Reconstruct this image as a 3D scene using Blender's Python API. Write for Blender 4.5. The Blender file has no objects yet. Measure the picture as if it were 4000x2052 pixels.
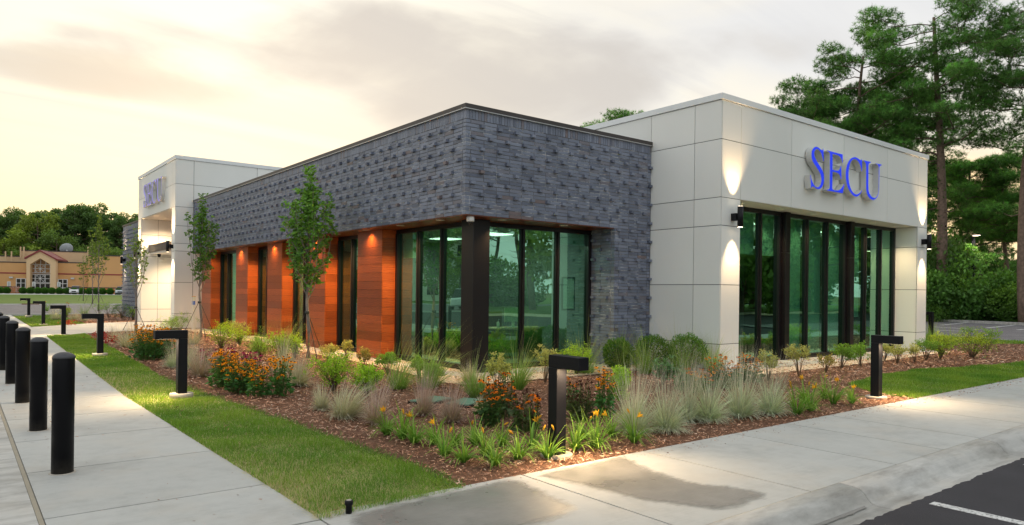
import bpy, bmesh, math, random
import numpy as np
from mathutils import Vector, Matrix
random.seed(7); rng = np.random.default_rng(11)
S = bpy.context.scene
COL = S.collection
PI = math.pi
# ------------------------------------------------------------------ camera
F = 2762.0; ROLL = 0.0118; HX, HY = 2000.0, 1140.7
CAM = Vector((-7.55, -10.994, 1.55))
aX = math.atan2(3508.0, F)
FW = Vector((math.cos(aX), math.sin(aX), 0)); RT = Vector((math.sin(aX), -math.cos(aX), 0)); UP = Vector((0, 0, 1))
r_ = RT * math.cos(ROLL) + UP * math.sin(ROLL); u_ = UP * math.cos(ROLL) - RT * math.sin(ROLL)
cd = bpy.data.cameras.new('camera'); cam = bpy.data.objects.new('camera', cd); COL.objects.link(cam)
cam.matrix_world = Matrix(((r_.x, u_.x, -FW.x, CAM.x), (r_.y, u_.y, -FW.y, CAM.y), (r_.z, u_.z, -FW.z, CAM.z), (0, 0, 0, 1)))
cd.sensor_width = 36; cd.lens = F / 4000 * 36; cd.shift_y = 114.7 / 4000; cd.clip_end = 6000; cd.clip_start = .05
S.camera = cam
S.render.resolution_x = 1024; S.render.resolution_y = 525
S.view_settings.view_transform = 'Standard'; S.view_settings.look = 'None'; S.view_settings.gamma = 1
S.view_settings.use_curve_mapping = False; S.view_settings.exposure = 0.70
# ------------------------------------------------------------------ sun and sky
SUN_AZ = math.radians(74); SUN_EL = math.radians(7)      # sun low behind the building, left of centre
sd = bpy.data.lights.new('sun', 'SUN'); sun = bpy.data.objects.new('sun', sd); COL.objects.link(sun)
sd.energy = 0.9; sd.angle = math.radians(14); sd.color = (1, .78, .5)
sdir = Vector((math.cos(SUN_AZ) * math.cos(SUN_EL), math.sin(SUN_AZ) * math.cos(SUN_EL), math.sin(SUN_EL)))
sun.rotation_euler = sdir.to_track_quat('Z', 'Y').to_euler()
W = bpy.data.worlds.new('World'); S.world = W; W.use_nodes = True
nt = W.node_tree; nt.nodes.clear()
class NB:
    """small node-graph helper"""
    def __init__(s, nt): s.nt = nt
    def n(s, t, ins=None, **kw):
        nd = s.nt.nodes.new(t)
        for k, v in kw.items(): setattr(nd, k, v)
        for k, v in (ins or {}).items():
            so = nd.inputs[k]
            if isinstance(v, bpy.types.NodeSocket): s.nt.links.new(v, so)
            else: so.default_value = v
        return nd
    def m(s, op, a, b=0.0, c=0.0, clamp=False):
        nd = s.n('ShaderNodeMath', {0: a, 1: b, 2: c}, operation=op); nd.use_clamp = clamp; return nd.outputs[0]
    def ramp(s, fac, stops, interp='LINEAR'):
        nd = s.n('ShaderNodeValToRGB', {0: fac}); cr = nd.color_ramp; cr.interpolation = interp
        while len(cr.elements) < len(stops): cr.elements.new(.5)
        for e, (p, c) in zip(cr.elements, stops):
            e.position = p; e.color = (c, c, c, 1) if isinstance(c, (int, float)) else tuple(c) + (1,)
        return nd.outputs[0]
    def mix(s, f, a, b, mode='MIX'):
        nd = s.n('ShaderNodeMix', data_type='RGBA', blend_type=mode)
        for k, v in ((0, f), (6, a), (7, b)):
            if isinstance(v, bpy.types.NodeSocket): s.nt.links.new(v, nd.inputs[k])
            else: nd.inputs[k].default_value = v if isinstance(v, (int, float)) else tuple(v) + (1,)
        return nd.outputs[2]
    def noise(s, vec, scale, detail=4, rough=.55, dist=0):
        return s.n('ShaderNodeTexNoise', {'Vector': vec, 'Scale': scale, 'Detail': detail, 'Roughness': rough, 'Distortion': dist}).outputs[0]
    def mapv(s, vec, scale=(1, 1, 1), rot=(0, 0, 0), loc=(0, 0, 0)):
        return s.n('ShaderNodeMapping', {'Vector': vec, 'Scale': scale, 'Rotation': rot, 'Location': loc}).outputs[0]
g = NB(nt)
tc = g.n('ShaderNodeTexCoord').outputs['Generated']
sep = g.n('ShaderNodeSeparateXYZ', {0: tc}).outputs
az = g.m('ARCTAN2', sep[1], sep[0]); el = g.m('ARCSINE', sep[2])
sky = g.n('ShaderNodeTexSky', sky_type='NISHITA', sun_disc=False)
sky.sun_elevation = SUN_EL; sky.sun_rotation = PI / 2 - SUN_AZ; sky.air_density = 1.2; sky.dust_density = 2.5
skyc = g.mix(1.0, sky.outputs[0], (.055, .055, .055), 'MULTIPLY')
# streaky cloud field laid out on a flat layer overhead
den = g.m('ADD', sep[2], .16)
cu = g.m('DIVIDE', sep[0], den); cv = g.m('DIVIDE', sep[1], den)
cvec = g.n('ShaderNodeCombineXYZ', {0: cu, 1: cv, 2: 0.0}).outputs[0]
cmap = g.mapv(cvec, (.36, 1.0, 1), (0, 0, math.radians(-38)), (3.1, 1.7, 0))
n1 = g.noise(cmap, .62, 7, .52, .6)
amap = g.mapv(g.n('ShaderNodeCombineXYZ', {0: az, 1: g.m('MULTIPLY', el, 2.6), 2: 0.0}).outputs[0], (1, 1, 1), (0, 0, .12), (.4, .2, 0))
n2 = g.noise(amap, 2.6, 7, .5, .35)
# the long grey cloud bank (a soft ellipse in azimuth and elevation, broken by noise)
def bank(az0, el0, wa, we, tilt):
    da = g.m('SUBTRACT', az, math.radians(az0)); de = g.m('SUBTRACT', el, math.radians(el0))
    de = g.m('ADD', de, g.m('MULTIPLY', da, tilt))
    q = g.m('ADD', g.m('POWER', g.m('ABSOLUTE', g.m('DIVIDE', da, math.radians(wa))), 2.0), g.m('POWER', g.m('ABSOLUTE', g.m('DIVIDE', de, math.radians(we))), 2.0))
    q = g.m('SUBTRACT', 1.0, q); return g.m('ADD', q, g.m('MULTIPLY', g.m('SUBTRACT', n2, .5), 3.0))
b1 = g.ramp(bank(56, 17.4, 30, 5.6, .03), [(.18, 0), (.95, 1)], 'EASE')
b2 = g.ramp(bank(78.5, 14.3, 12, 2.2, .02), [(.15, 0), (1.0, 1)], 'EASE')
b3 = g.ramp(bank(33, 20, 24, 9.5, .05), [(.1, 0), (1.2 / 1.2, 1)], 'EASE')
n1b = g.noise(g.mapv(cvec, (.30, 2.2, 1), (0, 0, math.radians(-40)), (7.3, 2.2, 0)), 1.1, 8, .56, .8)
low = g.m('ADD', g.ramp(n1, [(.42, 0), (.72, .7)], 'EASE'), g.ramp(n1b, [(.44, 0), (.62, .75)], 'EASE'))
# warm clear light towards the sunset, cool pale grey away from it
dotn = g.n('ShaderNodeVectorMath', {0: tc, 1: (math.cos(SUN_AZ), math.sin(SUN_AZ), .10)}, operation='DOT_PRODUCT').outputs['Value']
base = g.ramp(dotn, [(0.0, (.66, .70, .72)), (.45, (.70, .71, .70)), (.74, (.71, .675, .60)), (.93, (.72, .685, .59)), (1.0, (.82, .78, .66))])
hor = g.ramp(el, [(0.0, (1.02, .83, .54)), (.10, (1.0, .89, .68)), (.26, (1, .98, .94)), (.40, (1, 1, 1))])
hor = g.mix(g.ramp(dotn, [(.1, .12), (.6, 1)]), (1.0, 1.01, 1.03), hor); base = g.mix(1.0, base, hor, 'MULTIPLY')
c = g.mix(g.m('MULTIPLY', low, .62), base, (.48, .465, .45))
c = g.mix(g.m('MULTIPLY', b3, .72), c, (.55, .555, .57))
c = g.mix(g.m('MULTIPLY', b1, .90), c, (.445, .415, .385))
c = g.mix(g.m('MULTIPLY', b2, .85), c, (.50, .445, .375))
gl2 = g.ramp(bank(21, 3.5, 15, 7.5, .0), [(.0, 0), (.9, 1)], 'EASE'); c = g.mix(g.m('MULTIPLY', gl2, .8), c, (1.12, .78, .40))
c = g.mix(.10, c, skyc)
bg = g.n('ShaderNodeBackground', {'Color': c, 'Strength': 1.0})
nt.links.new(bg.outputs[0], g.n('ShaderNodeOutputWorld').inputs[0])

# ------------------------------------------------------------------ placing helpers
K = 1.5534
def ray(px, py):
    dx, dy = px - HX, py - HY; c, s = math.cos(ROLL), math.sin(ROLL)
    u = dx * c + dy * s; v = -dx * s + dy * c
    return FW * F + RT * u - UP * v
def G(x, y, z=0.0):
    """ground point seen at a place of the photograph"""
    d = ray(x * K, y * K); t = (z - CAM.z) / d.z; p = CAM + d * t; return (p.x, p.y)
def depth(x, y): return (x - CAM.x) * FW.x + (y - CAM.y) * FW.y
def at_depth(x, dep):
    """ground point below photo column x at a given distance"""
    u = (x * K - HX) / F * dep
    p = CAM + FW * dep + RT * u; return (p.x, p.y)
def hgt(hpx, x, y): return hpx * K / F * depth(x, y)
# ------------------------------------------------------------------ materials
MATS = {}
def new_mat(name):
    m = bpy.data.materials.new(name); m.use_nodes = True; m.node_tree.nodes.clear(); MATS[name] = m
    return m, NB(m.node_tree)
def out(m, gg, sh): m.node_tree.links.new(sh, gg.n('ShaderNodeOutputMaterial').inputs[0])
def pbr(gg, color, rough=.6, metal=0.0, normal=None, spec=.5, emit=None, es=0.0, coat=0.0):
    ins = {'Base Color': color if isinstance(color, bpy.types.NodeSocket) else tuple(color) + (1,), 'Roughness': rough, 'Metallic': metal, 'Specular IOR Level': spec, 'Coat Weight': coat}
    if normal is not None: ins['Normal'] = normal
    if emit: ins['Emission Color'] = tuple(emit) + (1,); ins['Emission Strength'] = es
    return gg.n('ShaderNodeBsdfPrincipled', ins).outputs[0]
def bump(gg, h, strength=.3, dist=.01): return gg.n('ShaderNodeBump', {'Height': h, 'Strength': strength, 'Distance': dist}).outputs[0]
def wpos(gg): return gg.n('ShaderNodeNewGeometry').outputs['Position']
def simple(name, col, rough=.5, metal=0.0, var=.12, nscale=3.0, bs=.08, bscale=60, spec=.5, coat=0.0):
    m, q = new_mat(name); p = wpos(q)
    nn = q.noise(p, nscale, 5); f = q.ramp(nn, [(.25, 1 - var), (.75, 1 + var)])
    c = q.mix(1.0, tuple(col), f, 'MULTIPLY')
    b = bump(q, q.noise(p, bscale, 3), bs, .004)
    r = q.m('ADD', q.m('MULTIPLY', q.m('SUBTRACT', nn, .5), .25), rough)
    out(m, q, pbr(q, c, r, metal, b, spec, coat=coat)); return m
def brick_mat(name, attr):
    m, q = new_mat(name); p = wpos(q)
    r = q.n('ShaderNodeObjectInfo').outputs['Random'] if not attr else q.n('ShaderNodeAttribute', attribute_name='tint').outputs['Fac']
    c = q.ramp(r, [(0, (.100, .115, .165)), (.12, (.150, .170, .232)), (.5, (.182, .206, .275)), (.88, (.228, .255, .335)), (.96, (.180, .180, .220)), (1, (.185, .140, .140))])
    sp = q.ramp(q.noise(p, 210, 2), [(.34, .55), (.44, 1.0)])
    c = q.mix(1.0, c, sp, 'MULTIPLY'); cl = q.ramp(q.noise(p, 1.3, 3), [(.3, .92), (.7, 1.08)]); c = q.mix(1.0, c, cl, 'MULTIPLY')
    ef = q.ramp(q.noise(q.mapv(p, (1, 1, .5)), 7, 6, .7), [(.68, 0), (.84, .16)])
    c = q.mix(ef, c, (.42, .44, .44))
    out(m, q, pbr(q, c, .42, 0, bump(q, q.noise(p, 120, 4), .35, .004), .55)); return m
brick_o = brick_mat('brick_object', False); brick_a = brick_mat('brick_tint', True)
def mortar_mat():
    m, q = new_mat('mortar'); p = wpos(q)
    ef = q.ramp(q.noise(p, 3.2, 6, .7), [(.50, 0), (.66, 1)])
    c = q.mix(ef, (.155, .155, .168), (.60, .61, .63))
    out(m, q, pbr(q, c, .9, 0, bump(q, q.noise(p, 90, 4), .5, .004))); return m
mortar = mortar_mat()
def panel_mat():
    m, q = new_mat('panel_white'); p = wpos(q)
    r = q.n('ShaderNodeObjectInfo').outputs['Random']
    off = q.n('ShaderNodeVectorMath', {0: p, 1: q.n('ShaderNodeCombineXYZ', {0: q.m('MULTIPLY', r, 9.0), 1: q.m('MULTIPLY', r, 5.0), 2: q.m('MULTIPLY', r, 7.0)}).outputs[0]}, operation='ADD').outputs[0]
    wv = q.n('ShaderNodeTexWave', {'Vector': q.mapv(off, (.35, .35, 1.6)), 'Scale': 7, 'Distortion': 7, 'Detail': 3, 'Detail Scale': .8}, wave_type='BANDS', bands_direction='Z').outputs['Fac']
    v = q.m('ADD', .94, q.m('MULTIPLY', r, .09)); st = q.ramp(q.noise(q.mapv(p, (1, 1, .5)), .8, 4), [(.3, .975), (.7, 1.02)])
    c = q.mix(1.0, q.mix(1.0, (.80, .80, .765), q.n('ShaderNodeCombineXYZ', {0: v, 1: v, 2: v}).outputs[0], 'MULTIPLY'), st, 'MULTIPLY')
    out(m, q, pbr(q, c, .48, 0, bump(q, wv, .16, .002), .4)); return m
panel_white = panel_mat()
def wood_mat(name, ca, cb, sheen=.34):
    m, q = new_mat(name); p = wpos(q)
    r = q.n('ShaderNodeObjectInfo').outputs['Random']
    offv = q.n('ShaderNodeCombineXYZ', {0: q.m('MULTIPLY', r, 31.0), 1: q.m('MULTIPLY', r, 57.0), 2: q.m('MULTIPLY', r, 17.0)}).outputs[0]
    off = q.n('ShaderNodeVectorMath', {0: p, 1: offv}, operation='ADD').outputs[0]
    n0 = q.noise(q.mapv(off, (1.0, 1.0, 3.2)), 1.7, 3, .5)
    wv = q.n('ShaderNodeTexWave', {'Vector': q.mapv(off, (.9, .9, 5.0)), 'Scale': 2.2, 'Distortion': 9.0, 'Detail': 3, 'Detail Scale': 1.1, 'Phase Offset': q.m('MULTIPLY', n0, 14.0)}, bands_direction='Z').outputs['Fac']
    fine = q.noise(q.mapv(off, (3, 3, 70)), 3, 4, .6)
    f = q.m('ADD', q.m('MULTIPLY', wv, .45), q.m('ADD', q.m('MULTIPLY', fine, .28), q.m('MULTIPLY', n0, .3)), clamp=True)
    c = q.mix(f, ca, cb); v = q.ramp(r, [(0, .62), (.4, .90), (1, 1.22)]); c = q.mix(1.0, c, v, 'MULTIPLY')
    out(m, q, pbr(q, c, sheen, 0, bump(q, fine, .12, .002), .5)); return m
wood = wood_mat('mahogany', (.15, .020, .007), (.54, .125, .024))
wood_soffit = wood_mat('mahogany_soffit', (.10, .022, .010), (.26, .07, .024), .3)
wood_inner = wood_mat('pale_oak', (.26, .19, .08), (.42, .33, .17), .5)
black_metal = simple('black_metal', (.006, .006, .008), .42, .0, .2, 6, .05, 150, .22)
def bollard_mat():
    m, q = new_mat('bollard_black'); p = wpos(q); z = q.n('ShaderNodeSeparateXYZ', {0: p}).outputs[2]
    sc = q.ramp(q.noise(q.mapv(p, (1, 1, .6)), 42, 5, .8), [(.70, 0), (.74, 1)]); low = q.ramp(z, [(0, 1), (.14, 0)]); du = q.m('MULTIPLY', low, q.noise(p, 24, 4))
    c = q.mix(q.m('MULTIPLY', sc, .5), (.0045, .0045, .006), (.16, .15, .14)); c = q.mix(q.m('MULTIPLY', du, .35), c, (.20, .18, .15))
    out(m, q, pbr(q, c, q.ramp(q.noise(p, 9, 4), [(.3, .28), (.7, .5)]), 0, bump(q, q.noise(p, 70, 3), .12, .003), .14)); return m
bollard_black = bollard_mat()
_plain = simple('bollard_plain', (.004, .004, .006), .36, 0, .3, 5, .15, 60, .12)
frame_metal = simple('dark_bronze_frame', (.010, .008, .009), .34, 0, .06, 1, .08, 60, .35)
coping_dark = simple('coping_dark', (.060, .050, .048), .42, .3, .1, 2)
coping_edge = simple('coping_edge', (.5, .5, .5), .4, .6, .1, 2)
coping_white = simple('coping_white', (.76, .775, .78), .4, 0, .05, 1.5, .03)
soffit_paint = simple('soffit_paint', (.66, .64, .60), .6, 0, .05, 1.5, .03)
substrate = simple('substrate', (.02, .022, .022), .9)
white_plastic = simple('white_plastic', (.75, .75, .73), .4)
dark_glass = simple('dark_dome', (.02, .02, .022), .1, 0, .1)
steel = simple('sign_steel', (.58, .58, .57), .4, .2, .05, 2)
canopy_brown = simple('canopy_brown', (.055, .040, .034), .5)
trunk_grey = simple('young_bark', (.25, .21, .18), .85, 0, .35, 18, .6, 70)
pine_bark = simple('pine_bark', (.17, .115, .085), .9, 0, .5, 7, .9, 16)
concrete_base = simple('concrete_footing', (.42, .38, .32), .85, 0, .15, 9, .4, 90)
stake_black = simple('stake_strap', (.03, .035, .03), .7)
roof_grey = simple('roof_membrane', (.4, .4, .4), .8)
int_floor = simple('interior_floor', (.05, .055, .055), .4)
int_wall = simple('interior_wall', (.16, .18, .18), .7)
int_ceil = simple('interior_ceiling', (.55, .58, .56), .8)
blind_mat = simple('blind_fabric', (.80, .82, .78), .8, 0, .03, 1)
desk_dark = simple('desk_laminate', (.10, .07, .05), .4)
gutter_c = None
def conc_mat(name, col, joints=None, dirt=.0):
    m, q = new_mat(name); p = wpos(q); r = q.n('ShaderNodeObjectInfo').outputs['Random']
    n = q.noise(p, .9, 6, .6); n3 = q.noise(p, 6, 5, .65); br = q.noise(q.mapv(p, (.35, 14, 1)), 6, 3, .6)
    f = q.m('ADD', q.m('MULTIPLY', n, .45), q.m('ADD', q.m('MULTIPLY', n3, .35), q.m('MULTIPLY', br, .2)))
    v = q.ramp(f, [(.36, .80), (.5, 1.0), (.66, 1.10)])
    c = q.mix(1.0, tuple(col), v, 'MULTIPLY'); v2 = q.ramp(r, [(0, .95), (1, 1.05)]); c = q.mix(1.0, c, v2, 'MULTIPLY')
    wa = q.ramp(q.noise(p, 1.7, 4), [(.5, 0), (.75, .35)]); c = q.mix(wa, c, (.50, .44, .36))
    if dirt:
        dd = q.ramp(q.noise(q.mapv(p, (.5, 2, 1)), 3, 6, .65), [(.45, 0), (.72, dirt)]); c = q.mix(dd, c, (.20, .185, .16))
    sp = q.ramp(q.noise(p, 38, 2), [(.22, .72), (.30, 1)]); c = q.mix(1.0, c, sp, 'MULTIPLY')
    h = q.m('ADD', q.m('MULTIPLY', q.noise(q.mapv(p, (1, 22, 1)), 12, 3), .6), q.noise(p, 160, 2))
    out(m, q, pbr(q, c, .78, 0, bump(q, h, .35, .003), .35)); return m
conc = conc_mat('concrete_walk', (.45, .45, .425)); conc_curb = conc_mat('concrete_curb', (.48, .47, .44), dirt=.7)
def wet_mat():
    m, q = new_mat('wet_concrete'); p = wpos(q)
    n = q.noise(p, 1.6, 6, .6); n3 = q.noise(p, 9, 6, .7); br = q.noise(q.mapv(p, (.8, 22, 1)), 8, 3, .6)
    c = q.ramp(q.m('ADD', q.m('MULTIPLY', n, .6), q.m('MULTIPLY', n3, .4)), [(.32, (.205, .196, .178)), (.66, (.300, .286, .262))])
    v = q.ramp(br, [(.3, .86), (.7, 1.1)]); c = q.mix(1.0, c, v, 'MULTIPLY')
    ro = q.ramp(n, [(.35, .26), (.62, .55)])
    e = q.n('ShaderNodeAttribute', attribute_name='edge').outputs['Fac']
    al = q.m('ADD', e, q.m('ADD', q.m('MULTIPLY', q.m('SUBTRACT', q.noise(q.mapv(p, (1, 2.2, 1)), 5, 6, .65), .5), .9), q.m('MULTIPLY', q.m('SUBTRACT', br, .5), .5))); al = q.ramp(al, [(.08, 0), (.70, .86)])
    t = q.n('ShaderNodeBsdfTransparent').outputs[0]
    out(m, q, q.n('ShaderNodeMixShader', {0: al, 1: t, 2: pbr(q, c, ro, 0, bump(q, br, .25, .003), .5)}).outputs[0]); return m
wet_c = wet_mat()
def asphalt_mat(name, col, wear):
    m, q = new_mat(name); p = wpos(q)
    n = q.noise(p, 130, 3, .7); c = q.mix(q.ramp(n, [(.3, 0), (.75, 1)]), tuple(v * .6 for v in col), tuple(min(1, v * 1.5) for v in col))
    n2 = q.ramp(q.noise(p, 1.1, 5, .6), [(.3, .8), (.7, 1 + wear)]); c = q.mix(1.0, c, n2, 'MULTIPLY')
    out(m, q, pbr(q, c, .82, 0, bump(q, n, .8, .008), .3)); return m
asph = asphalt_mat('asphalt_new', (.042, .040, .046), .25); asph2 = asphalt_mat('asphalt_grey', (.165, .155, .165), .25)
def paint_mat():
    m, q = new_mat('road_paint'); p = wpos(q); w = q.ramp(q.noise(p, 45, 5, .75), [(.36, 0), (.50, 1)]); w2 = q.ramp(q.noise(p, 3, 4), [(.3, .8), (.6, 1)])
    c = q.mix(w, (.12, .12, .12), (.70, .70, .69)); c = q.mix(1.0, c, w2, 'MULTIPLY'); out(m, q, pbr(q, c, .7, 0, bump(q, w, .5, .003))); return m
paint = paint_mat()
paint_y = simple('kerb_brick_drain', (.16, .05, .035), .8)
def grass_ground(name, a, b):
    m, q = new_mat(name); p = wpos(q)
    n = q.noise(p, .35, 6, .6); n3 = q.noise(p, 14, 5, .75); st = q.noise(q.mapv(p, (.12, 1, 1), (0, 0, -.65)), .9, 3)
    f = q.m('ADD', q.m('MULTIPLY', n, .5), q.m('ADD', q.m('MULTIPLY', n3, .3), q.m('MULTIPLY', st, .25)))
    c = q.mix(q.ramp(f, [(.38, 0), (.66, 1)]), a, b)
    out(m, q, pbr(q, c, .9, 0, bump(q, n3, .9, .03), .2)); return m
lawn_far = grass_ground('lawn_far', (.085, .150, .022), (.165, .240, .040)); lawn_near = grass_ground('lawn_soil', (.060, .085, .020), (.11, .135, .035))
field_m = grass_ground('field', (.09, .12, .03), (.19, .17, .07))
def mulch_mat():
    m, q = new_mat('mulch_soil'); p = wpos(q)
    n = q.noise(p, 26, 5, .75); n2 = q.noise(p, .8, 4)
    c = q.mix(q.ramp(n, [(.35, 0), (.7, 1)]), (.10, .052, .034), (.32, .165, .10)); c = q.mix(q.ramp(n2, [(.4, 0), (.7, .5)]), c, (.20, .105, .06))
    out(m, q, pbr(q, c, .95, 0, bump(q, n, 1, .04), .2)); return m
mulch = mulch_mat()
ledge_lit_tan = simple('ledge_concrete_lit', (.62, .50, .37), .85, 0, .10, 5, .4, 120)  # warm glow of the downlights on the concrete, put into its tan colour
def attr_mat(name, rough=.6, trans=0.0, spec=.3):
    m, q = new_mat(name); a = q.n('ShaderNodeAttribute', attribute_name='tint').outputs['Color']
    orr = q.n('ShaderNodeObjectInfo').outputs['Random']; v = q.ramp(orr, [(0, .88), (1, 1.14)])
    a = q.mix(1.0, a, v, 'MULTIPLY')
    s = pbr(q, a, rough, 0, None, spec)
    if trans:
        t = q.n('ShaderNodeBsdfTranslucent', {'Color': q.mix(1.0, a, (1.25, 1.2, .6), 'MULTIPLY')}).outputs[0]
        s = q.n('ShaderNodeMixShader', {0: trans, 1: s, 2: t}).outputs[0]
    out(m, q, s); return m
leafm = attr_mat('leaf', .5, .35, .35); bladem = attr_mat('blade', .6, .3, .25); petalm = attr_mat('petal', .6, .3, .2); chipm = attr_mat('chip', .85, 0, .2)
def glass_mat(name, tint, refl, col, f0=.16, f1=.62):
    m, q = new_mat(name)
    lw = q.n('ShaderNodeLayerWeight', {'Blend': .32}).outputs['Facing']; bf = q.n('ShaderNodeNewGeometry').outputs['Backfacing']   # a pane is a thin box: tint and mirror once, on its outer skin
    f = q.m('MULTIPLY', q.ramp(lw, [(0, f0), (.55, (f0 + f1) * .42), (1, f1)]), q.m('SUBTRACT', 1.0, bf))
    wv = bump(q, q.noise(wpos(q), .55, 2), .05, .08)
    t = q.n('ShaderNodeBsdfTransparent', {'Color': q.mix(bf, tuple(tint), (1, 1, 1))}).outputs[0]
    gl = q.n('ShaderNodeBsdfGlossy', {'Color': tuple(col) + (1,), 'Roughness': refl, 'Normal': wv}).outputs[0]
    out(m, q, q.n('ShaderNodeMixShader', {0: f, 1: t, 2: gl}).outputs[0]); return m
glass = glass_mat('green_coated_glass', (.28, .56, .44), .003, (.48, .96, .68), .36, .80)
glass_dark = glass_mat('tinted_glass', (.25, .22, .20), .01, (.9, .8, .7))
def emis(name, col, st):
    m, q = new_mat(name); out(m, q, q.n('ShaderNodeEmission', {'Color': tuple(col) + (1,), 'Strength': st}).outputs[0]); return m
lamp_on = emis('lamp_lens', (1, .80, .52), 2.2); lamp_cool = emis('ceiling_light', (1, .95, .78), 3.0); lamp_hot = emis('lamp_lens_bright', (1, .82, .58), 6.0)
blue_face = None
def blue_m():
    m, q = new_mat('sign_blue'); out(m, q, pbr(q, (.012, .035, .72), .35, 0, None, .5, emit=(.02, .06, 1.0), es=.32)); return m
blue_face = blue_m()
m, q = new_mat('sign_lilac'); out(m, q, pbr(q, (.16, .14, .55), .3, 0, None, .6, emit=(.30, .24, .8), es=.25)); lilac_face = m

# ------------------------------------------------------------------ object helpers
def link(o, parent=None):
    COL.objects.link(o)
    if parent is not None: o.parent = parent
    return o
def thing(name, label, cat, loc=(0, 0, 0), group=None, rz=0):
    o = bpy.data.objects.new(name, None); o.location = loc; o.rotation_euler.z = rz; o.empty_display_size = .1
    link(o); o['label'] = label; o['category'] = cat
    if group: o['group'] = group
    return o
def tag(o, label=None, cat=None, group=None, kind=None):
    if label: o['label'] = label
    if cat: o['category'] = cat
    if group: o['group'] = group
    if kind: o['kind'] = kind
    return o
def copy_tree(o, loc=None, rz=None, sc=None, label=None, group=None):
    c = o.copy(); COL.objects.link(c)
    if loc is not None: c.location = loc
    if rz is not None: c.rotation_euler.z = rz
    if sc is not None: c.scale = (sc, sc, sc) if not isinstance(sc, tuple) else sc
    if label: c['label'] = label
    if group: c['group'] = group
    for ch in list(o.children):
        k = ch.copy(); COL.objects.link(k); k.parent = c
        for gch in list(ch.children):
            kk = gch.copy(); COL.objects.link(kk); kk.parent = k
    return c
class MB:
    """collects geometry, then links it as one mesh object"""
    def __init__(s): s.v = []; s.f = []; s.mi = []; s.c = []; s.smooth = []; s.hascol = False
    def add(s, vs, fs, mi=0, col=None, smooth=False):
        o = len(s.v); s.v.extend(vs); s.f.extend([tuple(i + o for i in f) for f in fs]); s.mi.extend([mi] * len(fs)); s.smooth.extend([smooth] * len(fs))
        if col is not None: s.hascol = True
        s.c.extend([tuple(col) if col is not None else (1, 1, 1)] * len(vs))
    def box(s, x0, x1, y0, y1, z0, z1, mi=0, col=None):
        s.add([(x0, y0, z0), (x1, y0, z0), (x1, y1, z0), (x0, y1, z0), (x0, y0, z1), (x1, y0, z1), (x1, y1, z1), (x0, y1, z1)],
              [(0, 3, 2, 1), (4, 5, 6, 7), (0, 1, 5, 4), (1, 2, 6, 5), (2, 3, 7, 6), (3, 0, 4, 7)], mi, col)
    def prism(s, poly, z0, z1, mi=0, col=None):
        n = len(poly); vs = [(x, y, z0) for x, y in poly] + [(x, y, z1) for x, y in poly]
        s.add(vs, [tuple(range(n - 1, -1, -1)), tuple(range(n, 2 * n))] + [(i, (i + 1) % n, (i + 1) % n + n, i + n) for i in range(n)], mi, col)
    def tube(s, pts, rad, n=8, mi=0, col=None, caps=True):
        pts = [Vector(p) for p in pts]; vs = []; fs = []
        rad = rad if isinstance(rad, (list, tuple)) else [rad] * len(pts)
        for i, p in enumerate(pts):
            d = (pts[min(i + 1, len(pts) - 1)] - pts[max(i - 1, 0)]).normalized()
            a = d.cross(Vector((0, 0, 1)));
            if a.length < 1e-3: a = Vector((1, 0, 0))
            a.normalize(); b = d.cross(a)
            for k in range(n):
                t = 2 * PI * k / n; vs.append(tuple(p + (a * math.cos(t) + b * math.sin(t)) * rad[i]))
        for i in range(len(pts) - 1):
            for k in range(n):
                fs.append((i * n + k, i * n + (k + 1) % n, (i + 1) * n + (k + 1) % n, (i + 1) * n + k))
        if caps: fs.append(tuple(range(n - 1, -1, -1))); fs.append(tuple(range((len(pts) - 1) * n, len(pts) * n)))
        s.add(vs, fs, mi, col, True)
    def lathe(s, prof, cx=0, cy=0, n=20, mi=0, col=None):
        vs = [(cx + r * math.cos(2 * PI * k / n), cy + r * math.sin(2 * PI * k / n), z) for r, z in prof for k in range(n)]
        fs = [(i * n + k, i * n + (k + 1) % n, (i + 1) * n + (k + 1) % n, (i + 1) * n + k) for i in range(len(prof) - 1) for k in range(n)]
        fs += [tuple(range(n - 1, -1, -1)), tuple(range((len(prof) - 1) * n, len(prof) * n))]
        s.add(vs, fs, mi, col, True)
    def mesh(s, name, mats):
        me = bpy.data.meshes.new(name); me.from_pydata(s.v, [], s.f)
        for mt in (mats if isinstance(mats, (list, tuple)) else [mats]): me.materials.append(mt)
        me.polygons.foreach_set('material_index', s.mi); me.polygons.foreach_set('use_smooth', s.smooth)
        if s.hascol:
            a = me.color_attributes.new('tint', 'FLOAT_COLOR', 'POINT'); a.data.foreach_set('color', np.hstack([np.array(s.c, dtype=np.float32), np.ones((len(s.c), 1), np.float32)]).ravel())
        me.update(); return me
    def build(s, name, mats, parent=None, loc=None, bevel=0):
        o = bpy.data.objects.new(name, s.mesh(name, mats)); link(o, parent)
        if loc is not None: o.location = loc
        if bevel:
            b = o.modifiers.new('bevel', 'BEVEL'); b.width = bevel; b.segments = 2; b.limit_method = 'ANGLE'; b.angle_limit = math.radians(50)
        return o
def ob(name, me, parent=None, loc=None, rot=None, sc=None):
    o = bpy.data.objects.new(name, me); link(o, parent)
    if loc is not None: o.location = loc
    if rot is not None: o.rotation_euler = rot
    if sc is not None: o.scale = sc
    return o
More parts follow.
